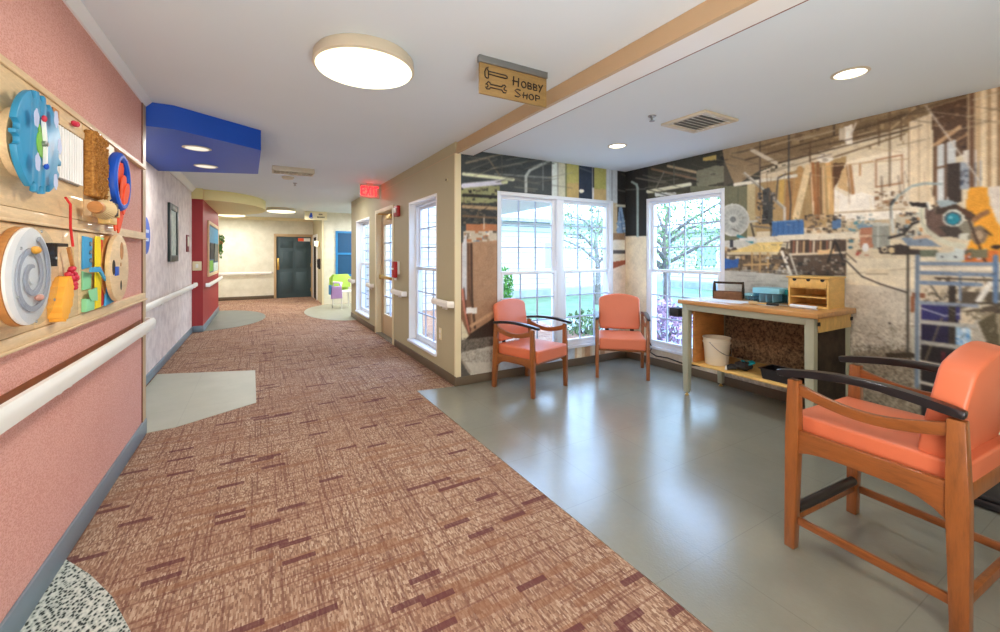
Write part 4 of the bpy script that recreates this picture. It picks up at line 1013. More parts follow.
# --- texture board (upper right)
t = thing('activity_board', 'upper wooden activity board with a coir mat, brushes and orange ribbons on a blue ring', 'activity board', ORG, 0, 'wall activity boards')
panel(t, 3.004, 3.56, 1.632, 2.142)
bm = new(); b2(bm, W + 0.029, W + 0.07, 3.008, 3.23, 1.765, 2.118, 0.008)
for i in range(240):
    y, z = random.uniform(3.015, 3.22), random.uniform(1.775, 2.11); bx(bm, (W + 0.072, y, z), (0.014, 0.006, 0.02), (random.uniform(-.5, .5), random.uniform(-.6, .6), 0))
objw('coir_mat', bm, MT['coir'], t, 'brown coir bristle mat', smooth=0)
bm = new(); b2(bm, W + 0.029, W + 0.06, 3.008, 3.52, 1.66, 1.745, 0.004); objw('shelf_block', bm, MT['maple2'], t)
bm = new(); lathe(bm, [(0, 0), (0.03, 0), (0.034, 0.03), (0.026, 0.055), (0, 0.055)], 20, (W + 0.095, 2.92, 1.70), 'y')
br = objw('brush_handle', bm, MT['plyd'], t, 'amber wooden brush handle')
bm = new(); lathe(bm, [(0, 0.05), (0.027, 0.05), (0.042, 0.11), (0.052, 0.155), (0.03, 0.17), (0, 0.165)], 24, (W + 0.095, 2.92, 1.70), 'y')
for i in range(26):
    a = 2 * PI * i / 26; tube(bm, [(W + 0.095 + 0.027 * math.cos(a), 2.975, 1.70 + 0.027 * math.sin(a)), (W + 0.095 + 0.048 * math.cos(a), 3.08, 1.70 + 0.054 * math.sin(a))], 0.004, 5)
objw('brush_bristle', bm, MT['bristle'], br, 'pale brush bristles')
bm = new(); b2(bm, W + 0.061, W + 0.13, 3.10, 3.18, 1.67, 1.745, 0.008); objw('black_brush', bm, MT['blackm'], t, 'square black brush head')
bm = new(); b2(bm, W + 0.061, W + 0.11, 3.1, 3.24, 1.625, 1.668, 0.004); b2(bm, W + 0.061, W + 0.12, 3.17, 3.25, 1.669, 1.72, 0.004); objw('wood_block', bm, MT['pine'], t)
bm = new(); prism(bm, [(3.20, 1.76), (3.33, 1.80), (3.30, 1.86), (3.22, 1.84)], W + 0.061, W + 0.08, 'yz'); prism(bm, [(3.21, 1.87), (3.31, 1.90), (3.26, 1.94)], W + 0.061, W + 0.075, 'yz'); objw('canvas_flap', bm, MT['bristle'], t)
ry, rz_ = 3.39, 1.90
bm = new(); tube(bm, [(W + 0.085, ry + 0.145 * math.cos(2 * PI * i / 36), rz_ + 0.155 * math.sin(2 * PI * i / 36)) for i in range(36)], 0.027, 10, True)
for k in (0.0, PI): bx(bm, (W + 0.055, ry + 0.145 * math.cos(k), rz_), (0.05, 0.03, 0.05))
objw('blue_ring', bm, MT['blue'], t, 'thick royal blue ring')
def ribbon(cy, cz, ln, w, tilt, d):
    pts = []; n = 18; c, s_ = math.cos(tilt), math.sin(tilt)
    for i in range(n):
        a = 2 * PI * i / n; u, v = w / 2 * math.sin(a) * (1 - 0.35 * math.cos(a)), -ln / 2 * math.cos(a)
        pts.append((cy + u * c - v * s_, cz + u * s_ + v * c))
    bm = new(); wallprism(bm, pts, d, d + 0.006)
    for v in bm.verts: v.co.x += 0.012 * math.sin((v.co.z - cz) * 9 + tilt * 3)
    return bm
for k, (cy, cz, ln, w, tl) in enumerate(((3.37, 1.94, 0.2, 0.10, 0.1), (3.42, 1.92, 0.21, 0.10, -0.15), (3.46, 1.86, 0.18, 0.09, -0.2), (3.38, 1.84, 0.2, 0.10, 0.08), (3.43, 1.80, 0.2, 0.10, -0.08), (3.37, 1.69, 0.19, 0.11, 0.08), (3.43, 1.68, 0.19, 0.10, -0.1))):
    objw('ribbon', ribbon(cy, cz, ln, w, tl, 0.075 + 0.008 * (k % 5)), MT['orangef'], t, 'orange fabric petal ribbon', 60)

# --- spiral maze board (lower left)
t = thing('activity_board', 'lower wooden activity board with a thick round white spiral maze', 'activity board', ORG, 0, 'wall activity boards')
panel(t, 1.05, 2.46, 1.142, 1.572)
sy, sz = 2.228, 1.371
bm = new(); wallprism(bm, disc_pts(sy, sz, 0.182, 48), 0.029, 0.052, 0.003); objw('maze_base', bm, MT['maple2'], t)
bm = new(); wallprism(bm, disc_pts(sy, sz, 0.185, 48), 0.058, 0.082, 0.003); objw('maze_rim', bm, MT['plyd'], t, 'amber plywood layer of the maze')
bm = new(); wallprism(bm, disc_pts(sy, sz, 0.182, 48), 0.083, 0.092, 0.002); mz = objw('maze_face', bm, MT['swhite'], t, 'white maze face')
bm = new()
sp = [(W + 0.0965, sy + (0.03 + 0.0096 * a) * math.cos(a + 1.2), sz + (0.03 + 0.0096 * a) * math.sin(a + 1.2)) for a in [i * 0.17 for i in range(75)]]
bar(bm, sp, 0.006, 0.02, (1, 0, 0)); objw('spiral_groove', bm, mat('groove_grey', (172, 172, 178), 0.5), mz, 'grey spiral groove')
bm = new(); wallprism(bm, disc_pts(sy, sz, 0.03, 28), 0.0925, 0.1); objw('maze_hub', bm, MT['swhite'], mz)
bm = new(); ball(bm, (W + 0.102, sy + 0.014, sz + 0.098), (0.012, 0.034, 0.015)); objw('lemon_token', bm, MT['gold'], mz, 'yellow oval token in the maze')
bm = new(); ball(bm, (W + 0.1, sy + 0.05, sz - 0.085), (0.01, 0.03, 0.013)); objw('pink_token', bm, mat('pale_coral', (222, 160, 140), 0.5), mz, 'coral oval token in the maze')
bm = new(); wallprism(bm, disc_pts(sy, sz, 0.183, 48), 0.108, 0.113); objw('cover', bm, MT['acrylic'], t, 'clear acrylic cover of the maze')
for i in range(6):
    bm = new(); a = 0.4 + i * PI / 3; lathe(bm, [(0, 0), (0.006, 0), (0.005, 0.003), (0, 0.0035)], 10, (W + 0.1132, sy + 0.17 * math.cos(a), sz + 0.17 * math.sin(a)), 'x')
    objw('screw', bm, MT['steel'], t)

# --- string board (lower middle)
t = thing('activity_board', 'lower wooden activity board with a red cord, a stick and a golden furry patch', 'activity board', ORG, 0, 'wall activity boards')
panel(t, 2.464, 2.945, 1.142, 1.572)
def fuzzy(cy, cz, ry_, rz2, lean, n=90, k=0.08):
    return [(cy + (ry_ * math.cos(a) * (1 + k * math.sin(13 * a)) + lean * math.sin(a)), cz + rz2 * math.sin(a) * (1 + k * math.cos(17 * a))) for a in [2 * PI * i / n for i in range(n)]]
bm = new(); wallprism(bm, fuzzy(2.645, 1.25, 0.062, 0.095, 0.03), 0.029, 0.075, 0.006); objw('furry_patch', bm, MT['gold'], t, 'golden fluffy patch')
bm = new(); tube(bm, [(W + 0.05, 2.70, 1.72), (W + 0.06, 2.725, 1.69), (W + 0.055, 2.745, 1.58), (W + 0.06, 2.755, 1.49)], 0.005, 8); objw('red_cord', bm, MT['redf'], t, 'red cord')
bm = new(); b2(bm, W + 0.029, W + 0.06, 2.565, 2.58, 1.40, 1.50); b2(bm, W + 0.029, W + 0.06, 2.565, 2.70, 1.488, 1.503); objw('slot_frame', bm, MT['darkp'], t)
bm = new(); bar(bm, [(W + 0.055, 2.72, 1.485), (W + 0.06, 2.775, 1.36)], 0.012, 0.014, (1, 0, 0)); objw('stick', bm, MT['plyd'], t)
bm = new()
for i in range(16):
    a = i * 2.4; r = 0.008 * math.sqrt(i) * 1.6
    ball(bm, (W + 0.055 + random.uniform(0, 0.02), 2.74 + r * 1.4 * math.cos(a), 1.345 + r * math.sin(a)), 0.013, 8)
objw('bead_bunch', bm, MT['pinkf'], t, 'bunch of crimson beads')
bm = new(); wallprism(bm, [(2.735, 1.335), (2.80, 1.335), (2.775, 1.25), (2.75, 1.24)], 0.029, 0.04); objw('pink_tag', bm, mat('coral_pink', (226, 84, 104), 0.7), t)
bm = new(); tube(bm, [(W + 0.034, 2.85, 1.49), (W + 0.034, 2.85, 1.2)], 0.004, 6); objw('grey_string', bm, MT['bristle'], t)

# --- felt board with the pierced disc (lower right)
t = thing('activity_board', 'lower wooden activity board with coloured felt flaps and a pale pierced disc', 'activity board', ORG, 0, 'wall activity boards')
panel(t, 2.949, 3.56, 1.142, 1.572)
def felt(name, pts, m, d0=0.029, d1=0.036, lab=None):
    bm = new(); wallprism(bm, pts, d0, d1, 0.002); return objw(name, bm, MT[m], t, lab)
felt('felt_strip', [(3.13, 1.15), (3.22, 1.15), (3.23, 1.34), (3.215, 1.555), (3.135, 1.555)], 'yel', 0.040, 0.047, 'yellow felt strip')
felt('felt_strip', [(3.235, 1.15), (3.29, 1.16), (3.28, 1.30), (3.255, 1.40), (3.27, 1.54), (3.24, 1.54), (3.215, 1.34)], 'redf', 0.037, 0.043, 'red felt strip')
f1 = felt('felt_flap', [(2.98, 1.375), (3.115, 1.385), (3.125, 1.545), (2.985, 1.55)], 'bluef', lab='blue felt flap with eyelets')
for z in (1.42, 1.465, 1.51):
    bm = new(); lathe(bm, [(0.006, 0), (0.012, 0), (0.012, 0.005), (0.006, 0.005)], 16, (W + 0.037, 3.08, z), 'x'); objw('eyelet', bm, MT['steel'], f1)
felt('felt_flap', [(3.26, 1.41), (3.41, 1.42), (3.41, 1.55), (3.25, 1.55)], 'green2', lab='mint felt flap')
felt('felt_flap', [(2.98, 1.265), (3.10, 1.265), (3.11, 1.345), (2.98, 1.365)], 'green2', lab='mint felt square')
bm = new(); prism(bm, [(2.975, 1.36), (3.12, 1.355), (3.22, 1.30), (3.21, 1.325), (3.12, 1.385), (2.98, 1.385)], W + 0.06, W + 0.068, 'yz'); objw('felt_flap', bm, MT['bluef'], t, 'blue curved felt flap')
felt('felt_flap', [(2.98, 1.15), (3.10, 1.15), (3.10, 1.205), (2.98, 1.22)], 'green2', 0.029, 0.05, 'mint felt pocket')
felt('felt_flap', [(3.03, 1.205), (3.13, 1.195), (3.12, 1.27), (2.99, 1.262)], 'green2', 0.05, 0.056, 'pale mint felt flap')
felt('felt_flap', [(3.27, 1.15), (3.44, 1.16), (3.42, 1.28), (3.34, 1.335), (3.30, 1.28)], 'bluef', 0.045, 0.053, 'blue pointed felt flap')
bm = new(); b2(bm, W + 0.045, W + 0.075, 3.27, 3.41, 1.335, 1.405, 0.008); b2(bm, W + 0.075, W + 0.09, 3.31, 3.38, 1.325, 1.38, 0.004); objw('buckle', bm, MT['blue'], t, 'blue clip buckle')
bm = new(); lathe(bm, [(0.006, 0), (0.014, 0), (0.014, 0.006), (0.006, 0.006)], 16, (W + 0.037, 3.34, 1.515), 'x'); objw('eyelet', bm, MT['redf'], t)
dy, dz = 3.415, 1.371
bm = new(); wallprism(bm, disc_pts(dy, dz, 0.2, 44, 0.2), 0.029, 0.05, 0.003); objw('disc_backing', bm, MT['plyd'], t, 'amber plywood disc behind the pale disc')
bm = new(); wallprism(bm, disc_pts(dy, dz, 0.2, 44, 0.205), 0.062, 0.084, 0.003); dd = objw('pierced_disc', bm, MT['maple2'], t, 'pale pierced disc')
for cy, cz, ry_, rz2, mm in ((dy + 0.04, dz + 0.105, 0.035, 0.055, 'plyd'), (dy - 0.125, dz + 0.005, 0.03, 0.045, 'darkp'), (dy + 0.02, dz + 0.02, 0.01, 0.012, 'plyd'), (dy + 0.025, dz - 0.11, 0.014, 0.03, 'darkp')):
    bm = new(); wallprism(bm, disc_pts(cy, cz, ry_, 24, rz2), 0.0842, 0.0855); objw('disc_hole', bm, MT[mm], dd)

# ------------------------------------------------------------------ handrails
def handrail(label, p0, p1, out, z, brackets, end0=True, end1=True, h=0.075, wood_back=False):
    """p0->p1 along the wall at the rail centre line, `out` = unit vector from wall into the room"""
    root = thing('handrail', label, 'handrail', ORG, 0, 'white handrails along the corridor walls')
    p0, p1, o = Vector((*p0, z)), Vector((*p1, z)), Vector((*out, 0)); d = (p1 - p0).normalized()
    prof = [(-0.016, -h / 2 + 0.012), (0.0, -h / 2), (0.018, -h / 2 + 0.006), (0.024, 0.0), (0.022, h / 2 - 0.018), (0.010, h / 2), (-0.010, h / 2), (-0.018, h / 2 - 0.012)]
    bm = new(); rings = []
    pts = [(p0, 0.0), (p1, 0.0)]
    path = []
    if end0: path.append(p0 - o * 0.05)
    path += [p0 + d * (0.03 if end0 else 0), p1 - d * (0.03 if end1 else 0)]
    if end1: path.append(p1 - o * 0.05)
    n = len(path)
    for i, p in enumerate(path):
        if i == 0: tt = (path[1] - path[0]).normalized()
        elif i == n - 1: tt = (path[-1] - path[-2]).normalized()
        else: tt = ((path[i + 1] - path[i]).normalized() + (path[i] - path[i - 1]).normalized()).normalized()
        side = tt.cross(Vector((0, 0, 1)))
        if side.dot(o) < 0 and i not in (0, n - 1): side = -side
        if i == 0 and end0: side = (-d if True else side)
        if i == n - 1 and end1: side = d
        if i == 0 and not end0 or i == n - 1 and not end1: side = o
        rings.append([bm.verts.new(p + side * a + Vector((0, 0, b))) for a, b in prof])
    for a, b in zip(rings, rings[1:]):
        for k in range(len(prof)): bm.faces.new((a[k], a[(k + 1) % len(prof)], b[(k + 1) % len(prof)], b[k]))
    bm.faces.new(rings[0]); bm.faces.new(rings[-1][::-1]); bmesh.ops.recalc_face_normals(bm, faces=bm.faces[:])
    obj('rail', bm, MT['rail'], root, smooth=50)
    L = (p1 - p0).length
    for f in brackets:
        c = p0 + d * (L * f); bm = new()
        ang = math.atan2(d.y, d.x)
        bx(bm, c - o * 0.045 + Vector((0, 0, -h / 2 - 0.012)), (0.14, 0.012, 0.05), (0, 0, ang), 0.003)
        bx(bm, c - o * 0.022 + d * 0.055 + Vector((0, 0, -h / 2 + 0.0)), (0.03, 0.05, 0.02), (0, 0, ang), 0.003)
        bx(bm, c - o * 0.022 - d * 0.055 + Vector((0, 0, -h / 2 + 0.0)), (0.03, 0.05, 0.02), (0, 0, ang), 0.003)
        obj('bracket', bm, MT['rail'], root)
    if wood_back:
        bm = new(); bar(bm, [p0 - o * 0.0775 + Vector((0, 0, -0.002)), p1 - o * 0.0775 + Vector((0, 0, -0.002))], 0.003, 0.06, tuple(o))
        obj('wall_strip', bm, MT['oakh'], root, 'brown strip on the wall behind the rail')
    return root
handrail('long white handrail on the salmon wall below the activity boards', (W + 0.08, -0.9), (W + 0.08, 4.22), (1, 0), 0.915, [0.2, 0.4, 0.665, 0.94], False, True, 0.085, True)
handrail('white handrail on the lilac wall between salmon wall and red wall', (-1.02, 4.75), (-1.02, 9.56), (1, 0), 0.90, [0.1, 0.4, 0.7, 0.95], True, True)
handrail('short white handrail on the side of the red wall', (-0.85, 9.75), (-0.85, 12.9), (1, 0), 0.87, [0.2, 0.8], True, True)
handrail('white handrail on the cream end wall left of the dark door', (-1.3, YE - 0.08), (0.36, YE - 0.08), (0, -1), 0.86, [0.15, 0.5, 0.85], False, True)
handrail('short white handrail at the wall corner beside the orange chair', (RX - 0.07, 4.23), (RX - 0.07, 4.76), (-1, 0), 0.90, [0.45], True, True)
handrail('short white handrail between the corner window and the glass door', (RX - 0.07, 5.93), (RX - 0.07, 6.56), (-1, 0), 0.88, [0.5], True, True)
handrail('short white handrail between the glass door and the far window', (RX - 0.07, 7.95), (RX - 0.07, 8.34), (-1, 0), 0.87, [0.5], True, True)
handrail('short white handrail at the far end of the tan wall', (RX - 0.07, 9.73), (RX - 0.07, 10.22), (-1, 0), 0.86, [0.5], True, True)

# ------------------------------------------------------------------ pictures and small wall things
t = thing('blue_wall_disc', 'round royal blue disc on the lilac wall beside the salmon wall', 'wall decoration')
bm = new(); c = Vector((-1.10, 5.80, 1.66)); lathe(bm, [(0, 0), (0.2, 0), (0.205, 0.015), (0.2, 0.035), (0, 0.04)], 40, (c.x + 0.001, c.y, c.z), 'x'); obj('disc', bm, MT['blue'], t)
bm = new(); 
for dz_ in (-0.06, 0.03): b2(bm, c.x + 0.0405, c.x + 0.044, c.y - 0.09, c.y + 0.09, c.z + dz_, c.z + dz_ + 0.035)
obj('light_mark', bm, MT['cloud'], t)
a, b_ = at_x(168, 201, -1.07), at_x(178.5, 261, -1.07)
t = thing('picture_frame', 'tall dark framed picture on the lilac wall', 'picture')
y0, y1, z1_, z0_ = a.y + 0.16, b_.y, a.z, at_x(168, 262, -1.07).z
def frame_on(root, x, y0, y1, z0, z1, fw, m, art, art_label=None):
    bm = new()
    b2(bm, x, x + 0.03, y0, y0 + fw, z0, z1, 0.003); b2(bm, x, x + 0.03, y1 - fw, y1, z0, z1, 0.003)
    b2(bm, x, x + 0.03, y0 + fw, y1 - fw, z0, z0 + fw, 0.003); b2(bm, x, x + 0.03, y0 + fw, y1 - fw, z1 - fw, z1, 0.003)
    obj('frame', bm, m, root)
    bm = new(); b2(bm, x, x + 0.012, y0 + fw, y1 - fw, z0 + fw, z1 - fw); return obj('print', bm, art, root)
frame_on(t, -1.099, y0, y1, z0_, z1_, 0.09, MT['framed'], MT['art'])
t = thing('wall_plaque', 'small dark red plaque on the lilac wall next to the red wall', 'plaque')
pa, pb = at_x(188, 235, -1.085), at_x(190, 252, -1.085)
bm = new(); b2(bm, -1.099, -1.08, pa.y - 0.12, pa.y + 0.12, pb.z, pa.z, 0.004); obj('plate', bm, mat('plaque_red', (120, 44, 48), 0.5), t)
bm = new(); b2(bm, -1.0799, -1.077, pa.y - 0.08, pa.y + 0.08, (pa.z + pb.z) / 2 - 0.05, (pa.z + pb.z) / 2 + 0.12); obj('pale_panel', bm, MT['cream'], t)
t = thing('light_switch', 'cream light switch plate on the front of the red wall', 'switch')
p = at_y(197, 266, 9.6); bm = new(); b2(bm, p.x - 0.07, p.x + 0.07, 9.588, 9.6005, p.z - 0.085, p.z + 0.085, 0.004); obj('plate', bm, MT['creamp'], t)
bm = new(); b2(bm, p.x - 0.02, p.x + 0.02, 9.58, 9.5885, p.z - 0.035, p.z + 0.035, 0.002); obj('rocker', bm, MT['white'], t)
# poster board on the side of the red wall
t = thing('notice_board', 'tall notice board with blue and dark panels on the side of the red wall', 'notice board')
x = -0.929; ya, yb2 = 10.35, 12.75; za, zb = 1.0, 2.16
frame_on(t, x, ya, yb2, za, zb, 0.07, MT['maple2'], MT['bblue'])
for nm, yy0, yy1, zz0, zz1, m in (('blue_panel', 10.6, 12.6, 1.72, 2.06, 'skyblue'), ('dark_screen', 10.7, 11.55, 1.36, 1.70, 'blackm'), ('dark_screen', 11.65, 12.6, 1.30, 1.72, 'framed'), ('photo_panel', 10.6, 11.3, 1.1, 1.33, 'green'), ('photo_panel', 11.4, 12.65, 1.08, 1.27, 'art')):
    bm = new(); b2(bm, x + 0.0125, x + 0.022, yy0, yy1, zz0, zz1); obj(nm, bm, MT[m], t)
# hanging plant just past the red wall
def leaf_cloud(bm, c, r, n, size, rnd):
    for _ in range(n):
        while True:
            p = Vector((rnd.uniform(-1, 1), rnd.uniform(-1, 1), rnd.uniform(-1, 1)))
            if p.length < 1: break
        p = Vector((c[0] + p.x * r[0], c[1] + p.y * r[1], c[2] + p.z * r[2]))
        e = Euler((rnd.uniform(0, 6.3), rnd.uniform(0, 6.3), rnd.uniform(0, 6.3))).to_matrix()
        s = size * rnd.uniform(0.6, 1.3)
        q = [p + e @ Vector(k) * s for k in ((-0.5, 0, 0), (0, -0.28, 0.06), (0.55, 0, 0), (0, 0.28, 0.06))]
        bm.faces.new([bm.verts.new(k) for k in q])
R_ = random.Random(5)
p = at_y(219, 236, 13.15)
t = thing('hanging_plant', 'green trailing plant in a wall basket beyond the red wall', 'plant', (-0.93, 13.16, 1.72))
bm = new(); lathe(bm, [(0, 0), (0.07, 0), (0.1, 0.1), (0.09, 0.1), (0.06, 0.02), (0, 0.02)], 20); obj('basket', bm, MT['plyd'], t)
bm = new(); tube(bm, [(-0.08, 0, 0.08), (-0.16, -0.02, 0.3), (-0.10, -0.12, 0.05)], 0.006, 6); obj('hanger', bm, MT['blackm'], t)
bm = new(); leaf_cloud(bm, (0.02, -0.03, 0.12), (0.10, 0.11, 0.15), 130, 0.08, R_); leaf_cloud(bm, (0.04, -0.05, -0.15), (0.05, 0.06, 0.22), 80, 0.07, R_); obj('foliage', bm, MT['leaf'], t, smooth=0)

# ------------------------------------------------------------------ corridor wall fittings (right)
t = thing('fire_alarm', 'small red fire alarm strobe on the tan wall above the glass door side', 'fire alarm', (RX, 6.40, 2.13))
bm = new(); b2(bm, -0.05, -0.001, -0.1, 0.1, -0.08, 0.08, 0.006); obj('housing', bm, MT['alarm'], t)
bm = new(); b2(bm, -0.075, -0.0505, -0.06, 0.02, -0.03, 0.05, 0.008); obj('strobe_lens', bm, MT['white'], t)
t = thing('fire_alarm_pull', 'red fire alarm pull station with cover on the tan wall beside the glass door', 'fire alarm', (RX, 6.42, 1.25))
bm = new(); b2(bm, -0.03, -0.001, -0.09, 0.09, -0.10, 0.10, 0.004); obj('backplate', bm, MT['white'], t)
bm = new(); b2(bm, -0.085, -0.0305, -0.075, 0.075, -0.15, 0.10, 0.01); h_ = obj('housing', bm, MT['alarm'], t)
bm = new(); b2(bm, -0.097, -0.0855, -0.05, 0.05, -0.03, 0.0, 0.003); obj('handle', bm, MT['white'], h_)
bm = new(); b2(bm, -0.05, -0.03, -0.05, 0.05, -0.19, -0.151, 0.004); obj('lower_clip', bm, MT['white'], t)
t = thing('wall_outlet', 'small cream wall outlet low on the tan wall near the corner', 'outlet', (RX, 4.66, 0.51))
bm = new(); b2(bm, -0.008, -0.001, -0.04, 0.04, -0.07, 0.07, 0.003); pl = obj('plate', bm, MT['creamp'], t)
bm = new()
for z in (-0.03, 0.03): b2(bm, -0.011, -0.0081, -0.018, 0.018, z - 0.02, z + 0.02, 0.002)
obj('socket', bm, MT['white'], t)
t = thing('wall_sensor', 'small round dark sensor high on the tan wall near the corner', 'sensor', (RX, 4.45, 2.315))
bm = new(); lathe(bm, [(0, 0), (0.022, 0), (0.02, -0.012), (0, -0.014)], 20, (-0.001, 0, 0), 'x'); obj('ring', bm, MT['tan'], t)
bm = new(); lathe(bm, [(0, 0), (0.014, 0), (0.012, -0.004), (0, -0.006)], 16, (-0.0155, 0, 0), 'x'); obj('lens', bm, MT['blackm'], t)

# ------------------------------------------------------------------ ceiling fittings
t = thing('dome_light', 'large round lit ceiling light in the foreground of the corridor ceiling', 'ceiling light', (0.575, 2.70, HC))
bm = new(); lathe(bm, [(0, -0.001), (0.285, -0.001), (0.30, -0.02), (0.305, -0.075), (0.292, -0.082), (0, -0.07)], 48); obj('drum', bm, MT['trimw'], t)
bm = new(); lathe(bm, [(0, -0.071), (0.29, -0.083), (0.286, -0.09), (0.2, -0.098), (0.1, -0.102), (0, -0.103)], 48); obj('diffuser', bm, MT['lampw'], t)
def dome(x, y, r, label):
    t = thing('dome_light', label, 'ceiling light', (x, y, HC))
    bm = new(); lathe(bm, [(0, -0.001), (r * 0.95, -0.001), (r, -0.07), (r * 0.97, -0.078), (0, -0.06)], 36); obj('drum', bm, MT['trimw'], t)
    bm = new(); lathe(bm, [(0, -0.065), (r * 0.965, -0.079), (r * 0.9, -0.10), (r * 0.5, -0.115), (0, -0.12)], 36); obj('diffuser', bm, MT['lampw'], t)
dome(0.50, 12.6, 0.36, 'round lit ceiling light beside the pale yellow soffit, far down the corridor')
dome(-0.72, 14.6, 0.36, 'round lit ceiling light behind the pale yellow soffit, near the end wall')
def downlight(x, y, z, r, label, m='lampc', group='recessed lights'):
    t = thing('recessed_downlight', label, 'recessed light', (x, y, z), 0, group)
    bm = new(); n = 36
    lathe(bm, [(r * 1.18, -0.001), (r * 1.2, -0.004), (r * 1.0, -0.010), (r * 0.98, -0.002), (r * 0.98, -0.001)], n); obj('trim_ring', bm, MT['trimw'], t)
    bm = new(); lathe(bm, [(0, -0.001), (r * 0.97, -0.001), (r * 0.97, -0.005), (0, -0.006)], n); obj('lens', bm, MT[m], t)
downlight(3.313, 1.20, RC, 0.085, 'lit recessed light in the hobby shop ceiling above the workbench')
downlight(3.336, 3.25, RC, 0.085, 'lit recessed light in the hobby shop ceiling near the double window')
downlight(-0.534, 5.02, 2.50, 0.10, 'near recessed light in the blue ceiling soffit', 'lampb')
downlight(-0.55, 5.985, 2.50, 0.10, 'far recessed light in the blue ceiling soffit', 'lampb')

def vent(x, y, z, w, d, label, n):
    t = thing('ceiling_vent', label, 'vent', (x, y, z))
    bm = new(); fw = 0.045
    for (x0, x1, y0, y1) in ((-w / 2, -w / 2 + fw, -d / 2, d / 2), (w / 2 - fw, w / 2, -d / 2, d / 2), (-w / 2 + fw, w / 2 - fw, -d / 2, -d / 2 + fw), (-w / 2 + fw, w / 2 - fw, d / 2 - fw, d / 2)):
        b2(bm, x0, x1, y0, y1, -0.022, -0.001, 0.003)
    obj('frame', bm, MT['trimw'], t)
    bm = new(); b2(bm, -w / 2 + fw, w / 2 - fw, -d / 2 + fw, d / 2 - fw, -0.004, -0.001); obj('backing', bm, MT['steel'], t)
    for i in range(n):
        yy = -d / 2 + fw + (d - 2 * fw) * (i + 0.5) / n
        bm = new(); bx(bm, (0, yy, -0.014), (w - 2 * fw, (d - 2 * fw) / n * 0.85, 0.004), (0.45, 0, 0)); obj('louver', bm, MT['white'], t)
vent(3.355, 2.30, RC, 0.47, 0.43, 'square louvered vent in the hobby shop ceiling', 7)
t = thing('ceiling_vent', 'long louvered vent on the corridor ceiling beyond the blue soffit', 'vent', (0.42, 6.72, HC))
bm = new(); b2(bm, -0.27, 0.27, -0.13, 0.13, -0.012, -0.001, 0.002); b2(bm, -0.27, 0.27, -0.13, -0.115, -0.07, -0.013, 0.002); b2(bm, -0.27, 0.27, 0.115, 0.13, -0.07, -0.013, 0.002); b2(bm, -0.27, -0.25, -0.114, 0.114, -0.07, -0.013, 0.002); b2(bm, 0.25, 0.27, -0.114, 0.114, -0.07, -0.013, 0.002); obj('frame', bm, MT['trimw'], t)
bm = new(); b2(bm, -0.249, 0.249, -0.113, 0.113, -0.03, -0.0125); obj('backing', bm, MT['darkp'], t)
for i in range(9):
    bm = new(); b2(bm, -0.225 + i * 0.055, -0.215 + i * 0.055, -0.113, 0.113, -0.075, -0.031); obj('louver', bm, MT['trimw'], t)
t = thing('smoke_detector', 'flat round smoke detector on the corridor ceiling behind the long vent', 'smoke detector', (0.39, 7.47, HC))
bm = new(); lathe(bm, [(0, -0.001), (0.09, -0.001), (0.09, -0.015), (0.07, -0.035), (0, -0.04)], 28); obj('cover', bm, MT['trimw'], t)
def sprinkler(x, y, z, label):
    t = thing('sprinkler_head', label, 'sprinkler', (x, y, z))
    bm = new(); lathe(bm, [(0, -0.001), (0.035, -0.001), (0.03, -0.01), (0, -0.012)], 20); obj('escutcheon', bm, MT['steel'], t)
    bm = new(); lathe(bm, [(0, -0.0125), (0.009, -0.0125), (0.007, -0.04), (0, -0.04)], 12); lathe(bm, [(0, -0.041), (0.022, -0.043), (0.022, -0.047), (0, -0.047)], 16); obj('nozzle', bm, MT['steel'], t)
sprinkler(2.88, 2.41, RC, 'small metal sprinkler head on the hobby shop ceiling beside the square vent')
sprinkler(0.53, 8.03, HC, 'small metal sprinkler head on the corridor ceiling')

# ------------------------------------------------------------------ signs
def strokes(bm, paths, r, y):
    for s in paths: tube(bm, [(p[0], y, p[1]) for p in s], r, 6)
def circ(cx, cz, rx, rz, a0=0, a1=360, n=14):
    return [(cx + rx * math.cos(math.radians(a0 + (a1 - a0) * i / n)), cz + rz * math.sin(math.radians(a0 + (a1 - a0) * i / n))) for i in range(n + 1)]
t = thing('hanging_sign', 'wooden hobby shop sign with hammer and wrench hanging from the corridor ceiling', 'sign', (1.443, 2.315, HC))
bm = new(); b2(bm, -0.262, 0.262, -0.016, 0.016, -0.045, -0.001, 0.003); obj('mounting_rail', bm, MT['steel'], t)
bm = new(); b2(bm, -0.257, 0.257, -0.008, 0.008, -0.24, -0.0455, 0.002); sb = obj('sign_board', bm, MT['signtan'], t)
bm = new(); y = -0.0095; r = 0.0042
H = lambda x, z, w, h: [[(x, z), (x + 0.004, z + h)], [(x + w, z - 0.003), (x + w + 0.004, z + h - 0.004)], [(x - 0.008, z + h * 0.48), (x + w + 0.006, z + h * 0.52)]]
O = lambda x, z, w, h: [circ(x + w / 2, z + h / 2, w / 2, h / 2)]
B = lambda x, z, w, h: [[(x, z), (x, z + h)], [(x, z + h), (x + w, z + h * 0.85), (x + w * 0.9, z + h * 0.55), (x, z + h * 0.5)], [(x, z + h * 0.5), (x + w * 1.1, z + h * 0.38), (x + w, z + 0.002), (x, z)]]
Y = lambda x, z, w, h: [[(x, z + h), (x + w * 0.45, z + h * 0.5)], [(x + w, z + h * 1.05), (x + w * 0.2, z - h * 0.15)]]
S_ = lambda x, z, w, h: [[(x + w, z + h * 0.95), (x + w * 0.4, z + h), (x, z + h * 0.78), (x + w * 0.5, z + h * 0.52), (x + w, z + h * 0.28), (x + w * 0.6, z), (x, z + h * 0.08)]]
P = lambda x, z, w, h: [[(x, z), (x, z + h)], [(x, z + h), (x + w, z + h * 0.85), (x + w, z + h * 0.5), (x, z + h * 0.42)]]
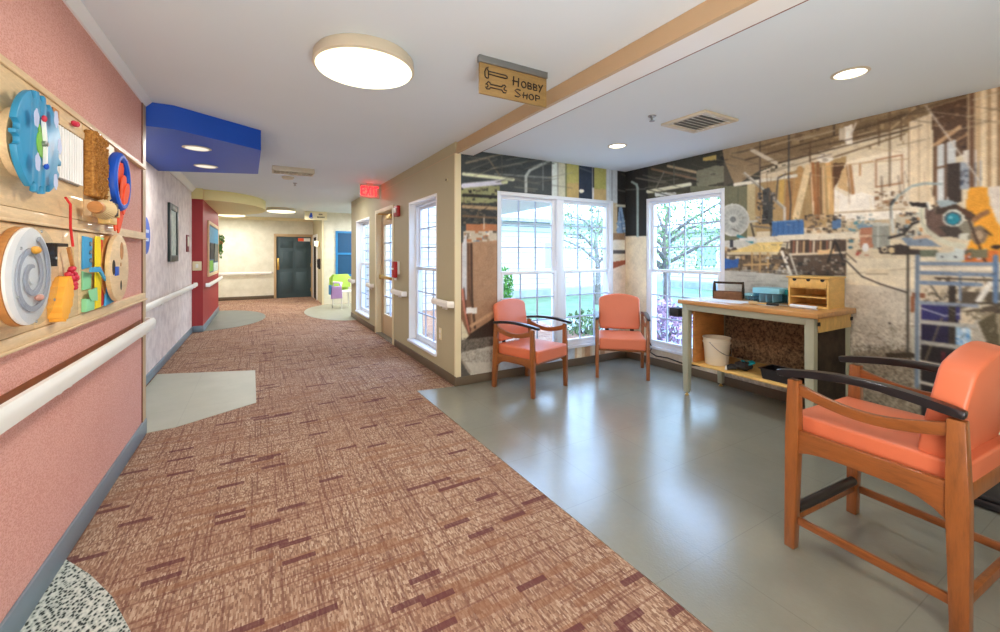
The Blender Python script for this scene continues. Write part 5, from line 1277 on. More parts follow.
for f, x, z, w, h in ((H, -0.012, -0.143, 0.038, 0.058), (O, 0.052, -0.143, 0.036, 0.04), (B, 0.103, -0.143, 0.026, 0.042), (B, 0.147, -0.143, 0.026, 0.042), (Y, 0.188, -0.142, 0.034, 0.044)):
    strokes(bm, f(x, z, w, h), r, y)
for f, x, z, w, h in ((S_, 0.0, -0.213, 0.044, 0.05), (H, 0.066, -0.212, 0.028, 0.038), (O, 0.112, -0.212, 0.036, 0.036), (P, 0.166, -0.213, 0.03, 0.04)):
    strokes(bm, f(x, z, w, h), r, y)
obj('lettering', bm, MT['signink'], sb)
bm = new(); ham = [(-0.22, -0.13), (-0.222, -0.10), (-0.213, -0.078), (-0.197, -0.066), (-0.203, -0.082), (-0.196, -0.092), (-0.07, -0.092), (-0.058, -0.098), (-0.058, -0.107), (-0.07, -0.112), (-0.196, -0.11), (-0.196, -0.135), (-0.208, -0.138), (-0.22, -0.13)]
strokes(bm, [ham, [(-0.196, -0.092), (-0.196, -0.11)]], 0.0042, y); obj('hammer_icon', bm, MT['signink'], sb)
bm = new(); wr = [(-0.205, -0.168), (-0.198, -0.158), (-0.186, -0.162), (-0.181, -0.172), (-0.10, -0.172), (-0.092, -0.160), (-0.078, -0.156), (-0.068, -0.166), (-0.078, -0.172), (-0.082, -0.182), (-0.074, -0.19), (-0.062, -0.188), (-0.07, -0.205), (-0.086, -0.206), (-0.098, -0.192), (-0.181, -0.192), (-0.19, -0.204), (-0.206, -0.206), (-0.216, -0.196), (-0.203, -0.193), (-0.198, -0.184), (-0.204, -0.176), (-0.218, -0.178), (-0.205, -0.168)]
strokes(bm, [wr], 0.0042, y); obj('wrench_icon', bm, MT['signink'], sb)

t = thing('exit_sign', 'lit red exit sign hanging from the corridor ceiling beside the tan wall', 'exit sign', (1.665, 7.45, HC))
bm = new(); b2(bm, -0.05, 0.05, -0.05, 0.05, -0.02, -0.001); obj('canopy', bm, MT['exitw'], t)
bm = new(); b2(bm, -0.165, 0.165, -0.025, 0.025, -0.25, -0.0205, 0.004); hs = obj('housing', bm, MT['exitw'], t)
bm = new(); lw = 0.012
def barseg(x0, z0, x1, z1): bar(bm, [(x0, -0.0285, z0), (x1, -0.0285, z1)], 0.004, 0.022, (0, 1, 0))
zb_, zt_ = -0.215, -0.055; zm = (zb_ + zt_) / 2
for s in ((-0.14, zb_, -0.14, zt_), (-0.14, zt_ - 0.01, -0.075, zt_ - 0.01), (-0.14, zm, -0.085, zm), (-0.14, zb_ + 0.01, -0.075, zb_ + 0.01),
          (-0.06, zb_, 0.005, zt_), (-0.06, zt_, 0.005, zb_), (0.035, zb_, 0.035, zt_), (0.06, zt_ - 0.01, 0.145, zt_ - 0.01), (0.102, zb_, 0.102, zt_)):
    barseg(*s)
obj('lettering', bm, MT['exitred'], hs)

a_, b_ = at_y(304.5, 211, 12.9), at_y(327, 220.5, 12.9)
t = thing('overhead_sign', 'cream direction sign with a blue symbol hanging far down the corridor', 'sign', ((a_.x + b_.x) / 2, 12.9, HC))
w2 = (b_.x - a_.x) / 2; zt_, zb_ = a_.z - HC, b_.z - HC
bm = new(); b2(bm, -w2, w2, -0.01, 0.01, zb_, zt_, 0.002); sb = obj('sign_board', bm, MT['creamp'], t)
bm = new()
for x in (-w2 * 0.8, w2 * 0.8): tube(bm, [(x, 0, zt_), (x, 0, -0.001)], 0.006, 6)
obj('hanger', bm, MT['steel'], t)
bm = new(); zc = (zb_ + zt_) / 2; ball(bm, (-w2 * 0.42, -0.012, zc + 0.05), (0.03, 0.004, 0.03)); b2(bm, -w2 * 0.42 - 0.035, -w2 * 0.42 + 0.035, -0.015, -0.0105, zc - 0.05, zc + 0.03); tube(bm, [(-w2 * 0.42 + 0.05 * math.cos(k), -0.013, zc - 0.03 + 0.05 * math.sin(k)) for k in [2.2 + 0.4 * i for i in range(10)]], 0.008, 6); obj('blue_symbol', bm, MT['blue'], sb)
for z, x0, x1 in ((zc + 0.045, w2 * 0.25, w2 * 0.6), (zc - 0.035, w2 * 0.1, w2 * 0.8)):
    bm = new(); n = 6
    for i in range(n): b2(bm, x0 + (x1 - x0) * i / n, x0 + (x1 - x0) * (i + 0.65) / n, -0.013, -0.0105, z - 0.02, z + 0.02)
    b2(bm, x0, x1, -0.0125, -0.0105, z - 0.02, z - 0.012)
    obj('text_line', bm, MT['signink'], sb)

# ------------------------------------------------------------------ armchairs
def rounded_back(w, z0, z1, crown, n=10):
    pts = [(-w / 2 + 0.015, z0), (w / 2 - 0.015, z0)]
    pts += [(w / 2, z0 + 0.05), (w / 2, z1 - 0.03)]
    for i in range(n + 1):
        f = i / n; x = w / 2 - 0.02 - f * (w - 0.04); pts.append((x, z1 + crown * (1 - (2 * f - 1) ** 2)))
    pts += [(-w / 2, z1 - 0.03), (-w / 2, z0 + 0.05)]
    return pts

def cushion_bm(x0, x1, y0, y1, z0, z1, bev, puff=0.012):
    bm = new(); b2(bm, x0, x1, y0, y1, z0, z1)
    bmesh.ops.subdivide_edges(bm, edges=bm.edges[:], cuts=7, use_grid_fill=True)
    for v in bm.verts:
        fx = 1 - (2 * (v.co.x - x0) / (x1 - x0) - 1) ** 2; fy = 1 - (2 * (v.co.y - y0) / (y1 - y0) - 1) ** 2
        if v.co.z > (z0 + z1) / 2: v.co.z += puff * fx * fy
    es = [e for e in bm.edges if len(e.link_faces) == 2 and e.calc_face_angle() > 0.9]
    bmesh.ops.bevel(bm, geom=es, offset=bev, segments=4, profile=0.5, affect='EDGES', clamp_overlap=True)
    return bm

def armchair(name, label, hip=False):
    """local +y is the way the chair faces, origin on the floor under the seat"""
    root = thing(name, label, 'armchair')
    W2 = 0.30 if hip else 0.285; D2 = 0.285 if hip else 0.258
    seat_z0, seat_z1 = (0.575, 0.655) if hip else (0.375, 0.475)
    arm_z = 0.845 if hip else 0.70
    lw, ld = (0.046, 0.058) if hip else (0.038, 0.05)
    top = arm_z - 0.012
    for sx in (-1, 1):
        bm = new(); bar(bm, [(sx * W2, D2 + (0.012 if hip else 0.006), 0.0), (sx * W2, D2, seat_z0), (sx * W2, D2 - 0.004, top)], [lw, lw, lw * 0.9], [ld * 0.78, ld, ld * 0.85], (1, 0, 0), 0.005)
        obj('leg', bm, MT['oak'], root, None if not hip else None)
        bm = new(); bar(bm, [(sx * W2, -D2 - (0.005 if hip else 0.03), 0.0), (sx * W2, -D2, seat_z0 - 0.06), (sx * W2, -D2 + 0.004, top + (0.0 if hip else 0.005))], [lw, lw, lw * 0.9], [ld * 0.9, ld * (1.1 if hip else 1.35), ld * 0.9], (1, 0, 0), 0.005)
        obj('leg', bm, MT['oak'], root)
        # arched side rail
        rz1 = seat_z0 + (0.015 if hip else 0.005); rz0 = rz1 - (0.085 if hip else 0.07)
        pts = [(D2 - ld / 2 + 0.004, rz1), (-D2 + ld / 2 - 0.004, rz1)]
        n = 12
        for i in range(n + 1):
            f = i / n; yy = -D2 + ld / 2 - 0.004 + f * (2 * D2 - ld + 0.008)
            pts.append((yy, rz0 - 0.045 * (2 * f - 1) ** 4 * (1.5 if f < 0.5 else 0.6)))
        bm = new(); prism(bm, pts, sx * W2 - 0.014, sx * W2 + 0.014, 'yz', 0.003); obj('side_rail', bm, MT['oakh'], root)
        # curved wooden arm support
        n = 14; up = []; lo = []
        for i in range(n + 1):
            f = i / n; yy = -D2 + 0.01 + f * (2 * D2 - 0.02); s = math.sin(PI * f)
            up.append((yy, top - 0.012 - 0.055 * s)); lo.append((yy, top - 0.065 - 0.048 * s))
        bm = new(); prism(bm, up + lo[::-1], sx * W2 - 0.012, sx * W2 + 0.012, 'yz', 0.003); obj('arm_support', bm, MT['oakh'], root)
        # black arm rest
        n = 16; path = []; ws = []; hs = []
        y0, y1 = -D2 - (0.02 if hip else 0.035), D2 + (0.075 if hip else 0.085)
        for i in range(n + 1):
            f = i / n; path.append((sx * (W2 + 0.004 * math.sin(PI * f)), y0 + (y1 - y0) * f, arm_z + (0.042 if hip else 0.03) * math.sin(PI * min(1, f * 0.97 + 0.03)) + 0.004)); ws.append(0.05 - 0.012 * (2 * f - 1) ** 2); hs.append(0.034 if hip else 0.026)
        bm = new(); bar(bm, path, ws, hs, (1, 0, 0), 0.009); obj('armrest', bm, MT['black'], root, 'black arched armrest')
    # front and back rails
    rz = seat_z0 - (0.03 if hip else 0.025)
    bm = new(); b2(bm, -W2 + lw / 2, W2 - lw / 2, D2 - 0.012, D2 + 0.012, rz - 0.03, rz + 0.03, 0.004); obj('front_rail', bm, MT['oak'], root)
    bm = new(); b2(bm, -W2 + lw / 2, W2 - lw / 2, -D2 - 0.012, -D2 + 0.012, rz - 0.035, rz + 0.035, 0.004); obj('back_rail', bm, MT['oak'], root)
    # upholstery
    cw = W2 - lw / 2 - 0.006
    obj('seat', cushion_bm(-cw, cw, -D2 - 0.01, D2 + (0.03 if hip else 0.045), seat_z0 - (0.01 if hip else 0.03), seat_z1, 0.03, 0.014), MT['orange'], root, 'orange seat cushion', 60)
    zb, zt, cr, th = (seat_z1 - 0.005, 1.03, 0.06, 0.105) if hip else (seat_z1 + 0.02, 0.905, 0.045, 0.06)
    bm = new(); prism(bm, rounded_back(2 * cw - 0.01, zb, zt, cr), -th / 2, th / 2, 'xz')
    es = [e for e in bm.edges if len(e.link_faces) == 2 and abs(abs(e.link_faces[0].normal.y) - abs(e.link_faces[1].normal.y)) > 0.5]
    bmesh.ops.bevel(bm, geom=es, offset=(0.014 if hip else 0.022), segments=4, profile=0.5, affect='EDGES', clamp_overlap=True)
    tilt = math.radians(11 if hip else 9); zc = zb
    for v in bm.verts:
        y, z = v.co.y, v.co.z - zc
        v.co.y = -D2 + (0.085 if hip else 0.0) + y * math.cos(tilt) - z * math.sin(tilt); v.co.z = zc + z * math.cos(tilt) + y * math.sin(tilt)
    bk = obj('backrest', bm, MT['orange'], root, 'orange upholstered backrest', 50)
    for x in (-cw * 0.6, cw * 0.6):
        bm = new(); bar(bm, [(x, -D2, seat_z0 - 0.02), (x, -D2 - 0.004 + (0.07 if hip else 0), zb + 0.10)], 0.05, 0.008, (1, 0, 0)); obj('back_bracket', bm, MT['blackm'], root)
    if hip:
        bm = new(); tube(bm, [(-W2 + lw / 2, D2 + 0.004, 0.185), (W2 - lw / 2, D2 + 0.004, 0.185)], 0.024, 12); obj('foot_bar', bm, MT['black'], root, 'black padded foot bar')
        bm = new(); b2(bm, -W2 + lw / 2, W2 - lw / 2, D2 - 0.006, D2 + 0.018, 0.13, 0.16, 0.003); obj('foot_rail', bm, MT['oak'], root)
        for sx in (-1, 1):
            bm = new(); bar(bm, [(sx * W2, D2 - 0.02, 0.145), (sx * W2, -D2 - 0.02, 0.145)], 0.02, 0.036, (1, 0, 0), 0.003); obj('stretcher', bm, MT['oakh'], root)
        bm = new(); b2(bm, -W2 + lw / 2, W2 - lw / 2, -D2 - 0.015, -D2 + 0.01, 0.125, 0.165, 0.003); obj('stretcher', bm, MT['oak'], root)
    return root

hipc = armchair('tall_armchair', 'tall orange upholstered wooden armchair with black foot bar, nearest the viewer', True)
hipc.location = (2.574, 0.755, 0.003); hipc.rotation_euler = (0, 0, math.radians(-3.2))
c1 = armchair('armchair', 'orange wooden armchair turned sideways before the double window, near the corner guard')
c1.location = (2.585, 3.80, 0.003); c1.rotation_euler = (0, 0, math.radians(196.6))
c2 = dup(c1, (3.845, 3.69, 0.003), math.radians(137.7), 'orange wooden armchair facing out of the room corner between the two windows')
c1['group'] = 'low orange armchairs'; c2['group'] = 'low orange armchairs'

# ------------------------------------------------------------------ workbench
bz = 0.99; dz = 0.027
FL, FR_ = Vector((3.835, 2.77)), Vector((3.80, 1.66))
t = thing('workbench', 'wooden topped workbench with sage metal legs and a lower shelf', 'workbench', (4.13, 2.2, 0.003))
ox, oy = 4.13, 2.2
def L(x0, x1, y0, y1, z0, z1, bev=0.003): 
    bm = new(); b2(bm, x0 - ox, x1 - ox, y0 - oy, y1 - oy, z0 - 0.003, z1 - 0.003, bev); return bm
obj('worktop', L(3.775, 4.475, 1.575, 2.835, 0.918 + dz, bz, 0.008), MT['benchtop'], t)
bm = L(3.80, 3.835, 1.665, 2.745, 0.858 + dz, 0.917 + dz); obj('apron', bm, MT['sage'], t)
bm = L(3.87, 4.44, 1.60, 1.622, 0.80 + dz, 0.917 + dz); obj('end_apron', bm, MT['pine'], t, 'pine end apron')
bm = L(3.87, 4.44, 2.775, 2.80, 0.80 + dz, 0.917 + dz); obj('end_apron', bm, MT['pine'], t)
for (lx, ly) in ((3.835, 2.765), (3.835, 1.645), (4.42, 2.765), (4.42, 1.645)):
    bm = new(); bar(bm, [(lx - ox, ly - oy, 0.03), (lx - ox, ly - oy, 0.30), (lx - ox, ly - oy, 0.914 + dz)], [0.05, 0.062, 0.07], [0.05, 0.062, 0.07], (1, 0, 0), 0.006)
    lg = obj('leg', bm, MT['sage'], t)
    bm = new(); lathe(bm, [(0, 0), (0.022, 0), (0.022, 0.008), (0.01, 0.012), (0.01, 0.03), (0, 0.03)], 16, (lx - ox, ly - oy, 0)); obj('foot', bm, MT['brass'], lg)
obj('shelf', L(3.86, 4.44, 1.69, 2.73, 0.322, 0.345), MT['pine'], t)
obj('side_panel', L(3.875, 4.38, 2.705, 2.729, 0.346, 0.91 + dz), MT['plyd'], t, 'amber plywood side panel')
obj('side_panel', L(3.872, 4.44, 1.622, 1.64, 0.18, 0.80 + dz), MT['darkp'], t, 'dark side panel')
obj('back_panel', L(4.442, 4.462, 1.69, 2.73, 0.346, 0.91 + dz), MT['chipb'], t, 'dark speckled chipboard back panel')
for xx in (3.845, 4.43):
    bm = new(); bx(bm, (xx - ox, 1.594 - oy, 0.87 + dz), (0.03, 0.012, 0.03), None, 0.004); obj('bolt', bm, MT['blackm'], t)
t = thing('bench_vise', 'small black vise on the left end of the workbench', 'vise', (3.84, 2.815, 0.83))
bm = new(); b2(bm, -0.05, 0.08, 0.02, 0.13, -0.03, 0.06, 0.006); b2(bm, -0.02, 0.05, -0.012, 0.02, -0.02, 0.04); obj('jaw', bm, MT['blackm'], t)
bm = new(); tube(bm, [(0.015, 0.13, 0.0), (0.015, 0.19, 0.0)], 0.01, 8); tube(bm, [(0.015, 0.185, -0.06), (0.015, 0.185, 0.06)], 0.006, 8); obj('handle', bm, MT['steel'], t)

# ------------------------------------------------------------------ things on the bench
def rot_thing(name, label, cat, u, v, z, rz=0.0, group=None):
    p = at_z(u, v, z); return thing(name, label, cat, (p.x, p.y, z), rz, group)
# open wooden tool box with a bar handle
p = at_z(730, 299, bz)
t = thing('tool_tote', 'open wooden tool tote with a dark bar handle on the far end of the workbench', 'tool box', (4.29, 2.60, bz), math.radians(-66))
bm = new(); w, d_, h = 0.28, 0.15, 0.075
b2(bm, -w / 2, w / 2, -d_ / 2, d_ / 2, 0.0, 0.012); b2(bm, -w / 2, w / 2, -d_ / 2, -d_ / 2 + 0.012, 0.012, h); b2(bm, -w / 2, w / 2, d_ / 2 - 0.012, d_ / 2, 0.012, h)
obj('tray', bm, MT['darkwood'], t)
for sx in (-1, 1):
    bm = new(); prism(bm, [(-d_ / 2 + 0.0, 0.0125), (d_ / 2, 0.0125), (d_ / 2, 0.10), (0.025, 0.18), (-0.025, 0.18), (-d_ / 2, 0.10)], sx * w / 2 - (0.012 if sx > 0 else 0) + 0.0, sx * w / 2 + (0.0 if sx > 0 else 0.012), 'yz'); obj('end_board', bm, MT['darkp'], t)
bm = new(); b2(bm, -w / 2 + 0.013, w / 2 - 0.013, -0.014, 0.014, 0.155, 0.178, 0.004); obj('handle', bm, MT['darkp'], t, 'dark bar handle')
# clear blue organiser boxes
for lab, (x, y), (w, d_, h), rz in (('clear plastic organiser box with a light blue lid, beside the wooden drawer unit', (4.33, 2.20), (0.23, 0.20, 0.14), math.radians(-88)), ('small clear blue plastic box next to the wooden tool tote', (4.36, 2.395), (0.10, 0.10, 0.07), math.radians(-80)), ('clear plastic box with teal lid against the wooden drawer unit', (4.38, 2.025), (0.08, 0.12, 0.13), math.radians(-90))):
    t = thing('organiser_box', lab, 'storage box', (x, y, bz), rz)
    bm = new(); b2(bm, -w / 2, w / 2, -d_ / 2, d_ / 2, 0.002, h * 0.62, 0.004); obj('body', bm, MT['clearb'], t)
    bm = new(); b2(bm, -w / 2 - 0.004, w / 2 + 0.004, -d_ / 2 - 0.004, d_ / 2 + 0.004, h * 0.63, h, 0.004); obj('lid', bm, MT['teal'] if 'teal lid' in lab else mat('light_blue_lid', (136, 204, 226), 0.3), t)
    bm = new()
    for i in range(1, 4): b2(bm, -w / 2 + w * i / 4 - 0.002, -w / 2 + w * i / 4 + 0.002, -d_ / 2 + 0.006, d_ / 2 - 0.006, 0.006, h * 0.58)
    obj('divider', bm, MT['paper'], t)
# pine drawer unit
wdt, depth = 0.31, 0.30
t = thing('drawer_unit', 'pine desktop drawer unit with open shelves on the near end of the workbench', 'drawer unit', (4.31, 1.81, bz), math.radians(-90))
w = wdt; hh = 0.255; th = 0.014
bm = new()
b2(bm, -w / 2, -w / 2 + th, -depth / 2, depth / 2, 0, hh); b2(bm, w / 2 - th, w / 2, -depth / 2, depth / 2, 0, hh); b2(bm, -w / 2 + th, w / 2 - th, -depth / 2, depth / 2, 0, th)
b2(bm, -w / 2 + th, w / 2 - th, depth / 2 - th, depth / 2, th, hh); obj('carcass', bm, MT['pine'], t)
bm = new(); b2(bm, -w / 2 - 0.012, w / 2 + 0.012, -depth / 2 - 0.012, depth / 2, hh + 0.0005, hh + 0.016, 0.003); obj('top', bm, MT['pine'], t)
bm = new(); b2(bm, -w / 2 + th, w / 2 - th, -depth / 2 + 0.01, depth / 2 - th, 0.085, 0.095); obj('shelf', bm, MT['pine'], t)
bm = new(); b2(bm, -w / 2 + th, w / 2 - th, -depth / 2 + 0.004, depth / 2 - th, 0.165, 0.172); obj('shelf', bm, MT['pine'], t)
dr = bm = new(); b2(bm, -w / 2 + th + 0.002, w / 2 - th - 0.002, -depth / 2 - 0.004, -depth / 2 + 0.012, 0.174, hh - 0.003, 0.002); dr = obj('drawer', bm, MT['pine'], t)
for f in (-0.33, 0.02, 0.36):
    bm = new(); prism(bm, [(w * f + 0.016 * math.cos(a), 0.246 + 0.018 * math.sin(a) * (1 if math.sin(a) < 0 else 0.25)) for a in [2 * PI * i / 20 for i in range(20)]], -depth / 2 - 0.0055, -depth / 2 - 0.0042, 'xz'); obj('finger_hole', bm, MT['blackm'], dr)
# papers, tape, tools
t = thing('paper_sheet', 'flat blue white paper sheet on the workbench before the tool tote', 'paper', (4.02, 2.47, bz + 0.001), math.radians(-82))
bm = new(); b2(bm, -0.20, 0.20, -0.14, 0.14, 0, 0.0015); obj('sheet', bm, MT['paper'], t, smooth=0)
t = thing('paper_sheet', 'flat grey paper sheet on the workbench before the clear organiser', 'paper', (4.08, 2.12, bz + 0.0008), math.radians(-98))
bm = new(); b2(bm, -0.13, 0.13, -0.10, 0.10, 0, 0.0015); obj('sheet', bm, mat('grey_paper', (206, 206, 196), 0.6), t, smooth=0)
def tool(label, x, y, an, L_, m1, m2, w):
    t = thing('hand_tool', label, 'tool', (x, y, bz + 0.003), math.radians(an))
    bm = new(); b2(bm, -L_ / 2, 0, -w / 2, w / 2, 0.0, w * 0.9, w * 0.25); obj('handle', bm, m1, t)
    bm = new(); b2(bm, 0.0005, L_ / 2, -w * 0.3, w * 0.3, w * 0.2, w * 0.6, w * 0.1); obj('blade', bm, m2, t)
tool('hand tool with a pale handle lying crosswise on the grey paper', 3.99, 2.14, -70, 0.15, MT['bristle'], MT['pine'], 0.03)
tool('dark handled hand tool lying on the workbench between grey paper and paper roll', 4.02, 1.975, -84, 0.2, MT['blackm'], MT['steel'], 0.022)
t = thing('wrapped_roll', 'rolled white paper lying in front of the pine drawer unit', 'paper roll', (4.02, 1.78, bz), math.radians(-96))
bm = new(); tube(bm, [(-0.105, 0, 0.017), (0.105, 0, 0.017)], 0.016, 16); obj('roll', bm, MT['paper'], t)
bm = new(); tube(bm, [(0.1055, 0, 0.017), (0.108, 0, 0.017)], 0.010, 12); obj('core', bm, MT['bristle'], t)
# bucket on the shelf
p = at_z(717.5, 366.5, 0.345)
t = thing('bucket', 'white plastic bucket on the lower shelf of the workbench', 'bucket', (4.02, 2.56, 0.345))
bm = new(); lathe(bm, [(0, 0.001), (0.103, 0.001), (0.108, 0.01), (0.122, 0.215), (0.130, 0.217), (0.130, 0.228), (0.124, 0.230), (0.124, 0.262), (0.131, 0.264), (0.131, 0.272), (0.122, 0.272), (0.106, 0.02), (0, 0.014)], 40); obj('body', bm, MT['bucket'], t)
bm = new(); tube(bm, [(0.128 * math.cos(a), -0.128 * abs(math.sin(a)) * 1.0 - 0.006, 0.235 - 0.125 * abs(math.sin(a))) for a in [PI * i / 18 for i in range(19)]], 0.0035, 6); obj('bail_handle', bm, MT['steel'], t)
p = at_z(737, 369, 0.345)
t = thing('work_gloves', 'crumpled black and teal work gloves on the lower shelf beside the bucket', 'gloves', (4.0, 2.28, 0.345), math.radians(-60))
bm = new(); ball(bm, (0, 0, 0.045), (0.085, 0.055, 0.04), 20)
rr = random.Random(3)
for v in bm.verts: v.co += Vector((rr.uniform(-1, 1), rr.uniform(-1, 1), rr.uniform(-0.6, 1))) * 0.009
obj('palm', bm, MT['blackm'], t)
for i in range(4):
    bm = new(); y = -0.045 + i * 0.03; tube(bm, [(-0.06, y, 0.03), (-0.10, y * 1.2, 0.026), (-0.135, y * 1.4, 0.013)], [0.016, 0.015, 0.010], 10); obj('finger', bm, MT['blackm'], t)
    bm = new(); ball(bm, (-0.143, y * 1.44, 0.012), 0.0115, 10); obj('fingertip', bm, MT['white'], t)
bm = new(); bx(bm, (0.05, 0.0, 0.075), (0.09, 0.06, 0.016), (0.2, -0.4, 0.3), 0.006); bx(bm, (0.0, 0.02, 0.088), (0.04, 0.03, 0.01), (0.2, 0.3, 0.3), 0.004); obj('cuff', bm, MT['teal'], t)
t = thing('parts_tray', 'shallow black plastic tray on the lower shelf of the workbench, near end', 'tray', (4.0, 1.92, 0.345), math.radians(-90))
bm = new(); w, d_, h = 0.3, 0.2, 0.085
prism(bm, [(-w / 2 + 0.02, 0.001), (w / 2 - 0.02, 0.001), (w / 2, h), (w / 2 - 0.006, h), (w / 2 - 0.026, 0.007), (-w / 2 + 0.026, 0.007), (-w / 2 + 0.006, h), (-w / 2, h)], -d_ / 2 + 0.006, d_ / 2 - 0.006, 'xz')
for s in (-1, 1): prism(bm, [(-w / 2 + 0.02, 0.001), (w / 2 - 0.02, 0.001), (w / 2, h), (-w / 2, h)], s * d_ / 2 - 0.003, s * d_ / 2 + 0.003, 'xz')
obj('basin', bm, MT['black'], t)
bm = new(); b2(bm, -w / 2 - 0.012, w / 2 + 0.012, -d_ / 2 - 0.012, -d_ / 2 + 0.004, h, h + 0.008); b2(bm, -w / 2 - 0.012, w / 2 + 0.012, d_ / 2 - 0.004, d_ / 2 + 0.012, h, h + 0.008); b2(bm, -w / 2 - 0.012, -w / 2 + 0.006, -d_ / 2, d_ / 2, h, h + 0.0078); b2(bm, w / 2 - 0.006, w / 2 + 0.012, -d_ / 2, d_ / 2, h, h + 0.0078); obj('rim', bm, MT['black'], t)
# cable along the wall under the window
bm = new(); tube(bm, [at_x(648, 340, BX - 0.02), at_x(652, 347, BX - 0.02), at_x(650, 352, BX - 0.02), at_x(656, 356, BX - 0.02), at_x(668, 358, BX - 0.02), at_x(684, 364, BX - 0.02), at_x(700, 366, BX - 0.02)], 0.009, 8)
tag(obj('power_cable', bm, MT['blackm']), 'black power cable looping along the wall under the window left of the workbench', 'cable')
# low dark box lying behind the tall chair
a, b = at_z(838, 461, 0.003), at_z(987, 512, 0.003)
t = thing('equipment_case', 'low flat black case on the vinyl floor behind the tall armchair', 'case', (3.76, 0.98, 0.003))
bm = new(); b2(bm, -0.2, 0.2, -0.43, 0.43, 0.006, 0.055, 0.012); obj('body', bm, MT['black'], t)
bm = new(); b2(bm, -0.195, 0.195, -0.425, 0.425, 0.0555, 0.085, 0.012); obj('lid', bm, MT['blackm'], t)
bm = new()
for x in (-0.17, 0.17):
    for y in (-0.4, 0.4): lathe(bm, [(0, 0), (0.014, 0), (0.014, 0.006), (0, 0.006)], 12, (x, y, 0))
obj('rubber_foot', bm, MT['blackm'], t)

# ------------------------------------------------------------------ far side room
a, b = at_y(335.5, 231, 13.1), at_y(352, 276, 13.1)
t = sroot('window_5', 'blue shaded window in the far side room', (0, 0, 0))
x0, x1, z0, z1 = a.x, a.x + 1.1, b.z, a.z
bm = new(); b2(bm, x0, x0 + 0.06, 13.06, 13.0995, z0, z1); b2(bm, x1 - 0.06, x1, 13.06, 13.0995, z0, z1); b2(bm, x0 + 0.06, x1 - 0.06, 13.06, 13.0995, z0, z0 + 0.06); b2(bm, x0 + 0.06, x1 - 0.06, 13.06, 13.0995, z1 - 0.06, z1); b2(bm, x0 + 0.06, x1 - 0.06, 13.055, 13.0995, (z0 + z1) / 2 - 0.03, (z0 + z1) / 2 + 0.03)
obj('frame', bm, mat('sky_blue_frame', (40, 130, 190), 0.5), t)
bm = new(); b2(bm, x0 + 0.06, x1 - 0.06, 13.075, 13.0995, z0 + 0.06, (z0 + z1) / 2 - 0.03); b2(bm, x0 + 0.06, x1 - 0.06, 13.075, 13.0995, (z0 + z1) / 2 + 0.03, z1 - 0.06)
obj('shade', bm, MT['bblue'], t)
p = at_z(343, 309, 0.003)
t = thing('lounge_chair', 'white chair in the far side room with a lime jacket on its back', 'chair', (p.x + 0.1, p.y + 0.25, 0.003), math.radians(20))
for x in (-0.22, 0.22):
    for y in (-0.22, 0.22):
        bm = new(); tube(bm, [(x * 1.1, y * 1.1, 0), (x, y, 0.44)], [0.014, 0.022], 10); obj('leg', bm, MT['white'], t)
bm = new(); b2(bm, -0.25, 0.25, -0.25, 0.25, 0.44, 0.475, 0.012); obj('seat', bm, MT['white'], t)
bm = new(); tube(bm, [(-0.23, 0.22, 0.47), (-0.235, 0.25, 0.75), (-0.16, 0.27, 0.86), (0.16, 0.27, 0.86), (0.235, 0.25, 0.75), (0.23, 0.22, 0.47)], 0.018, 10); obj('back_frame', bm, MT['white'], t)
bm = new(); tube(bm, [(-0.24, -0.2, 0.47), (-0.25, -0.2, 0.62), (-0.2, -0.16, 0.70), (-0.24, 0.24, 0.70)], 0.03, 10); obj('arm', bm, MT['white'], t)
t2 = thing('jacket', 'lime green jacket hung over the white chair in the far side room', 'jacket', (p.x + 0.1, p.y + 0.25, 0.003), math.radians(20))
bm = new(); prism(bm, [(-0.30, 0.36), (0.30, 0.40), (0.29, 0.82), (0.2, 0.905), (-0.2, 0.905), (-0.29, 0.82)], 0.30, 0.335, 'xz', 0.01); prism(bm, [(-0.27, 0.55), (0.27, 0.55), (0.27, 0.83), (0.2, 0.905), (-0.2, 0.905), (-0.27, 0.83)], 0.19, 0.225, 'xz', 0.01); prism(bm, [(-0.2, 0.885), (0.2, 0.885), (0.2, 0.91), (-0.2, 0.91)], 0.19, 0.335, 'xz', 0.008); obj('jacket_body', bm, mat('lime_fabric', (176, 214, 92), 0.8), t2)
t3 = thing('fabric_bag', 'lavender and blue cloth bag hanging on the side of the white chair', 'bag', (p.x - 0.18, p.y - 0.12, 0.003))
bm = new(); prism(bm, [(-0.14, 0.3), (0.14, 0.3), (0.12, 0.62), (-0.12, 0.62)], -0.05, 0.05, 'xz', 0.015); obj('bag_body', bm, MT['lav'], t3)
bm = new(); prism(bm, [(-0.19, 0.42), (-0.145, 0.4), (-0.125, 0.66), (-0.19, 0.66)], -0.05, 0.05, 'xz', 0.008); obj('blue_panel', bm, mat('steel_blue_fabric', (80, 140, 190), 0.8), t3)
bm = new(); tube(bm, [(-0.1, 0, 0.61), (-0.06, 0, 0.72), (0.06, 0, 0.72), (0.1, 0, 0.61)], 0.012, 8); obj('strap', bm, MT['lav'], t3)
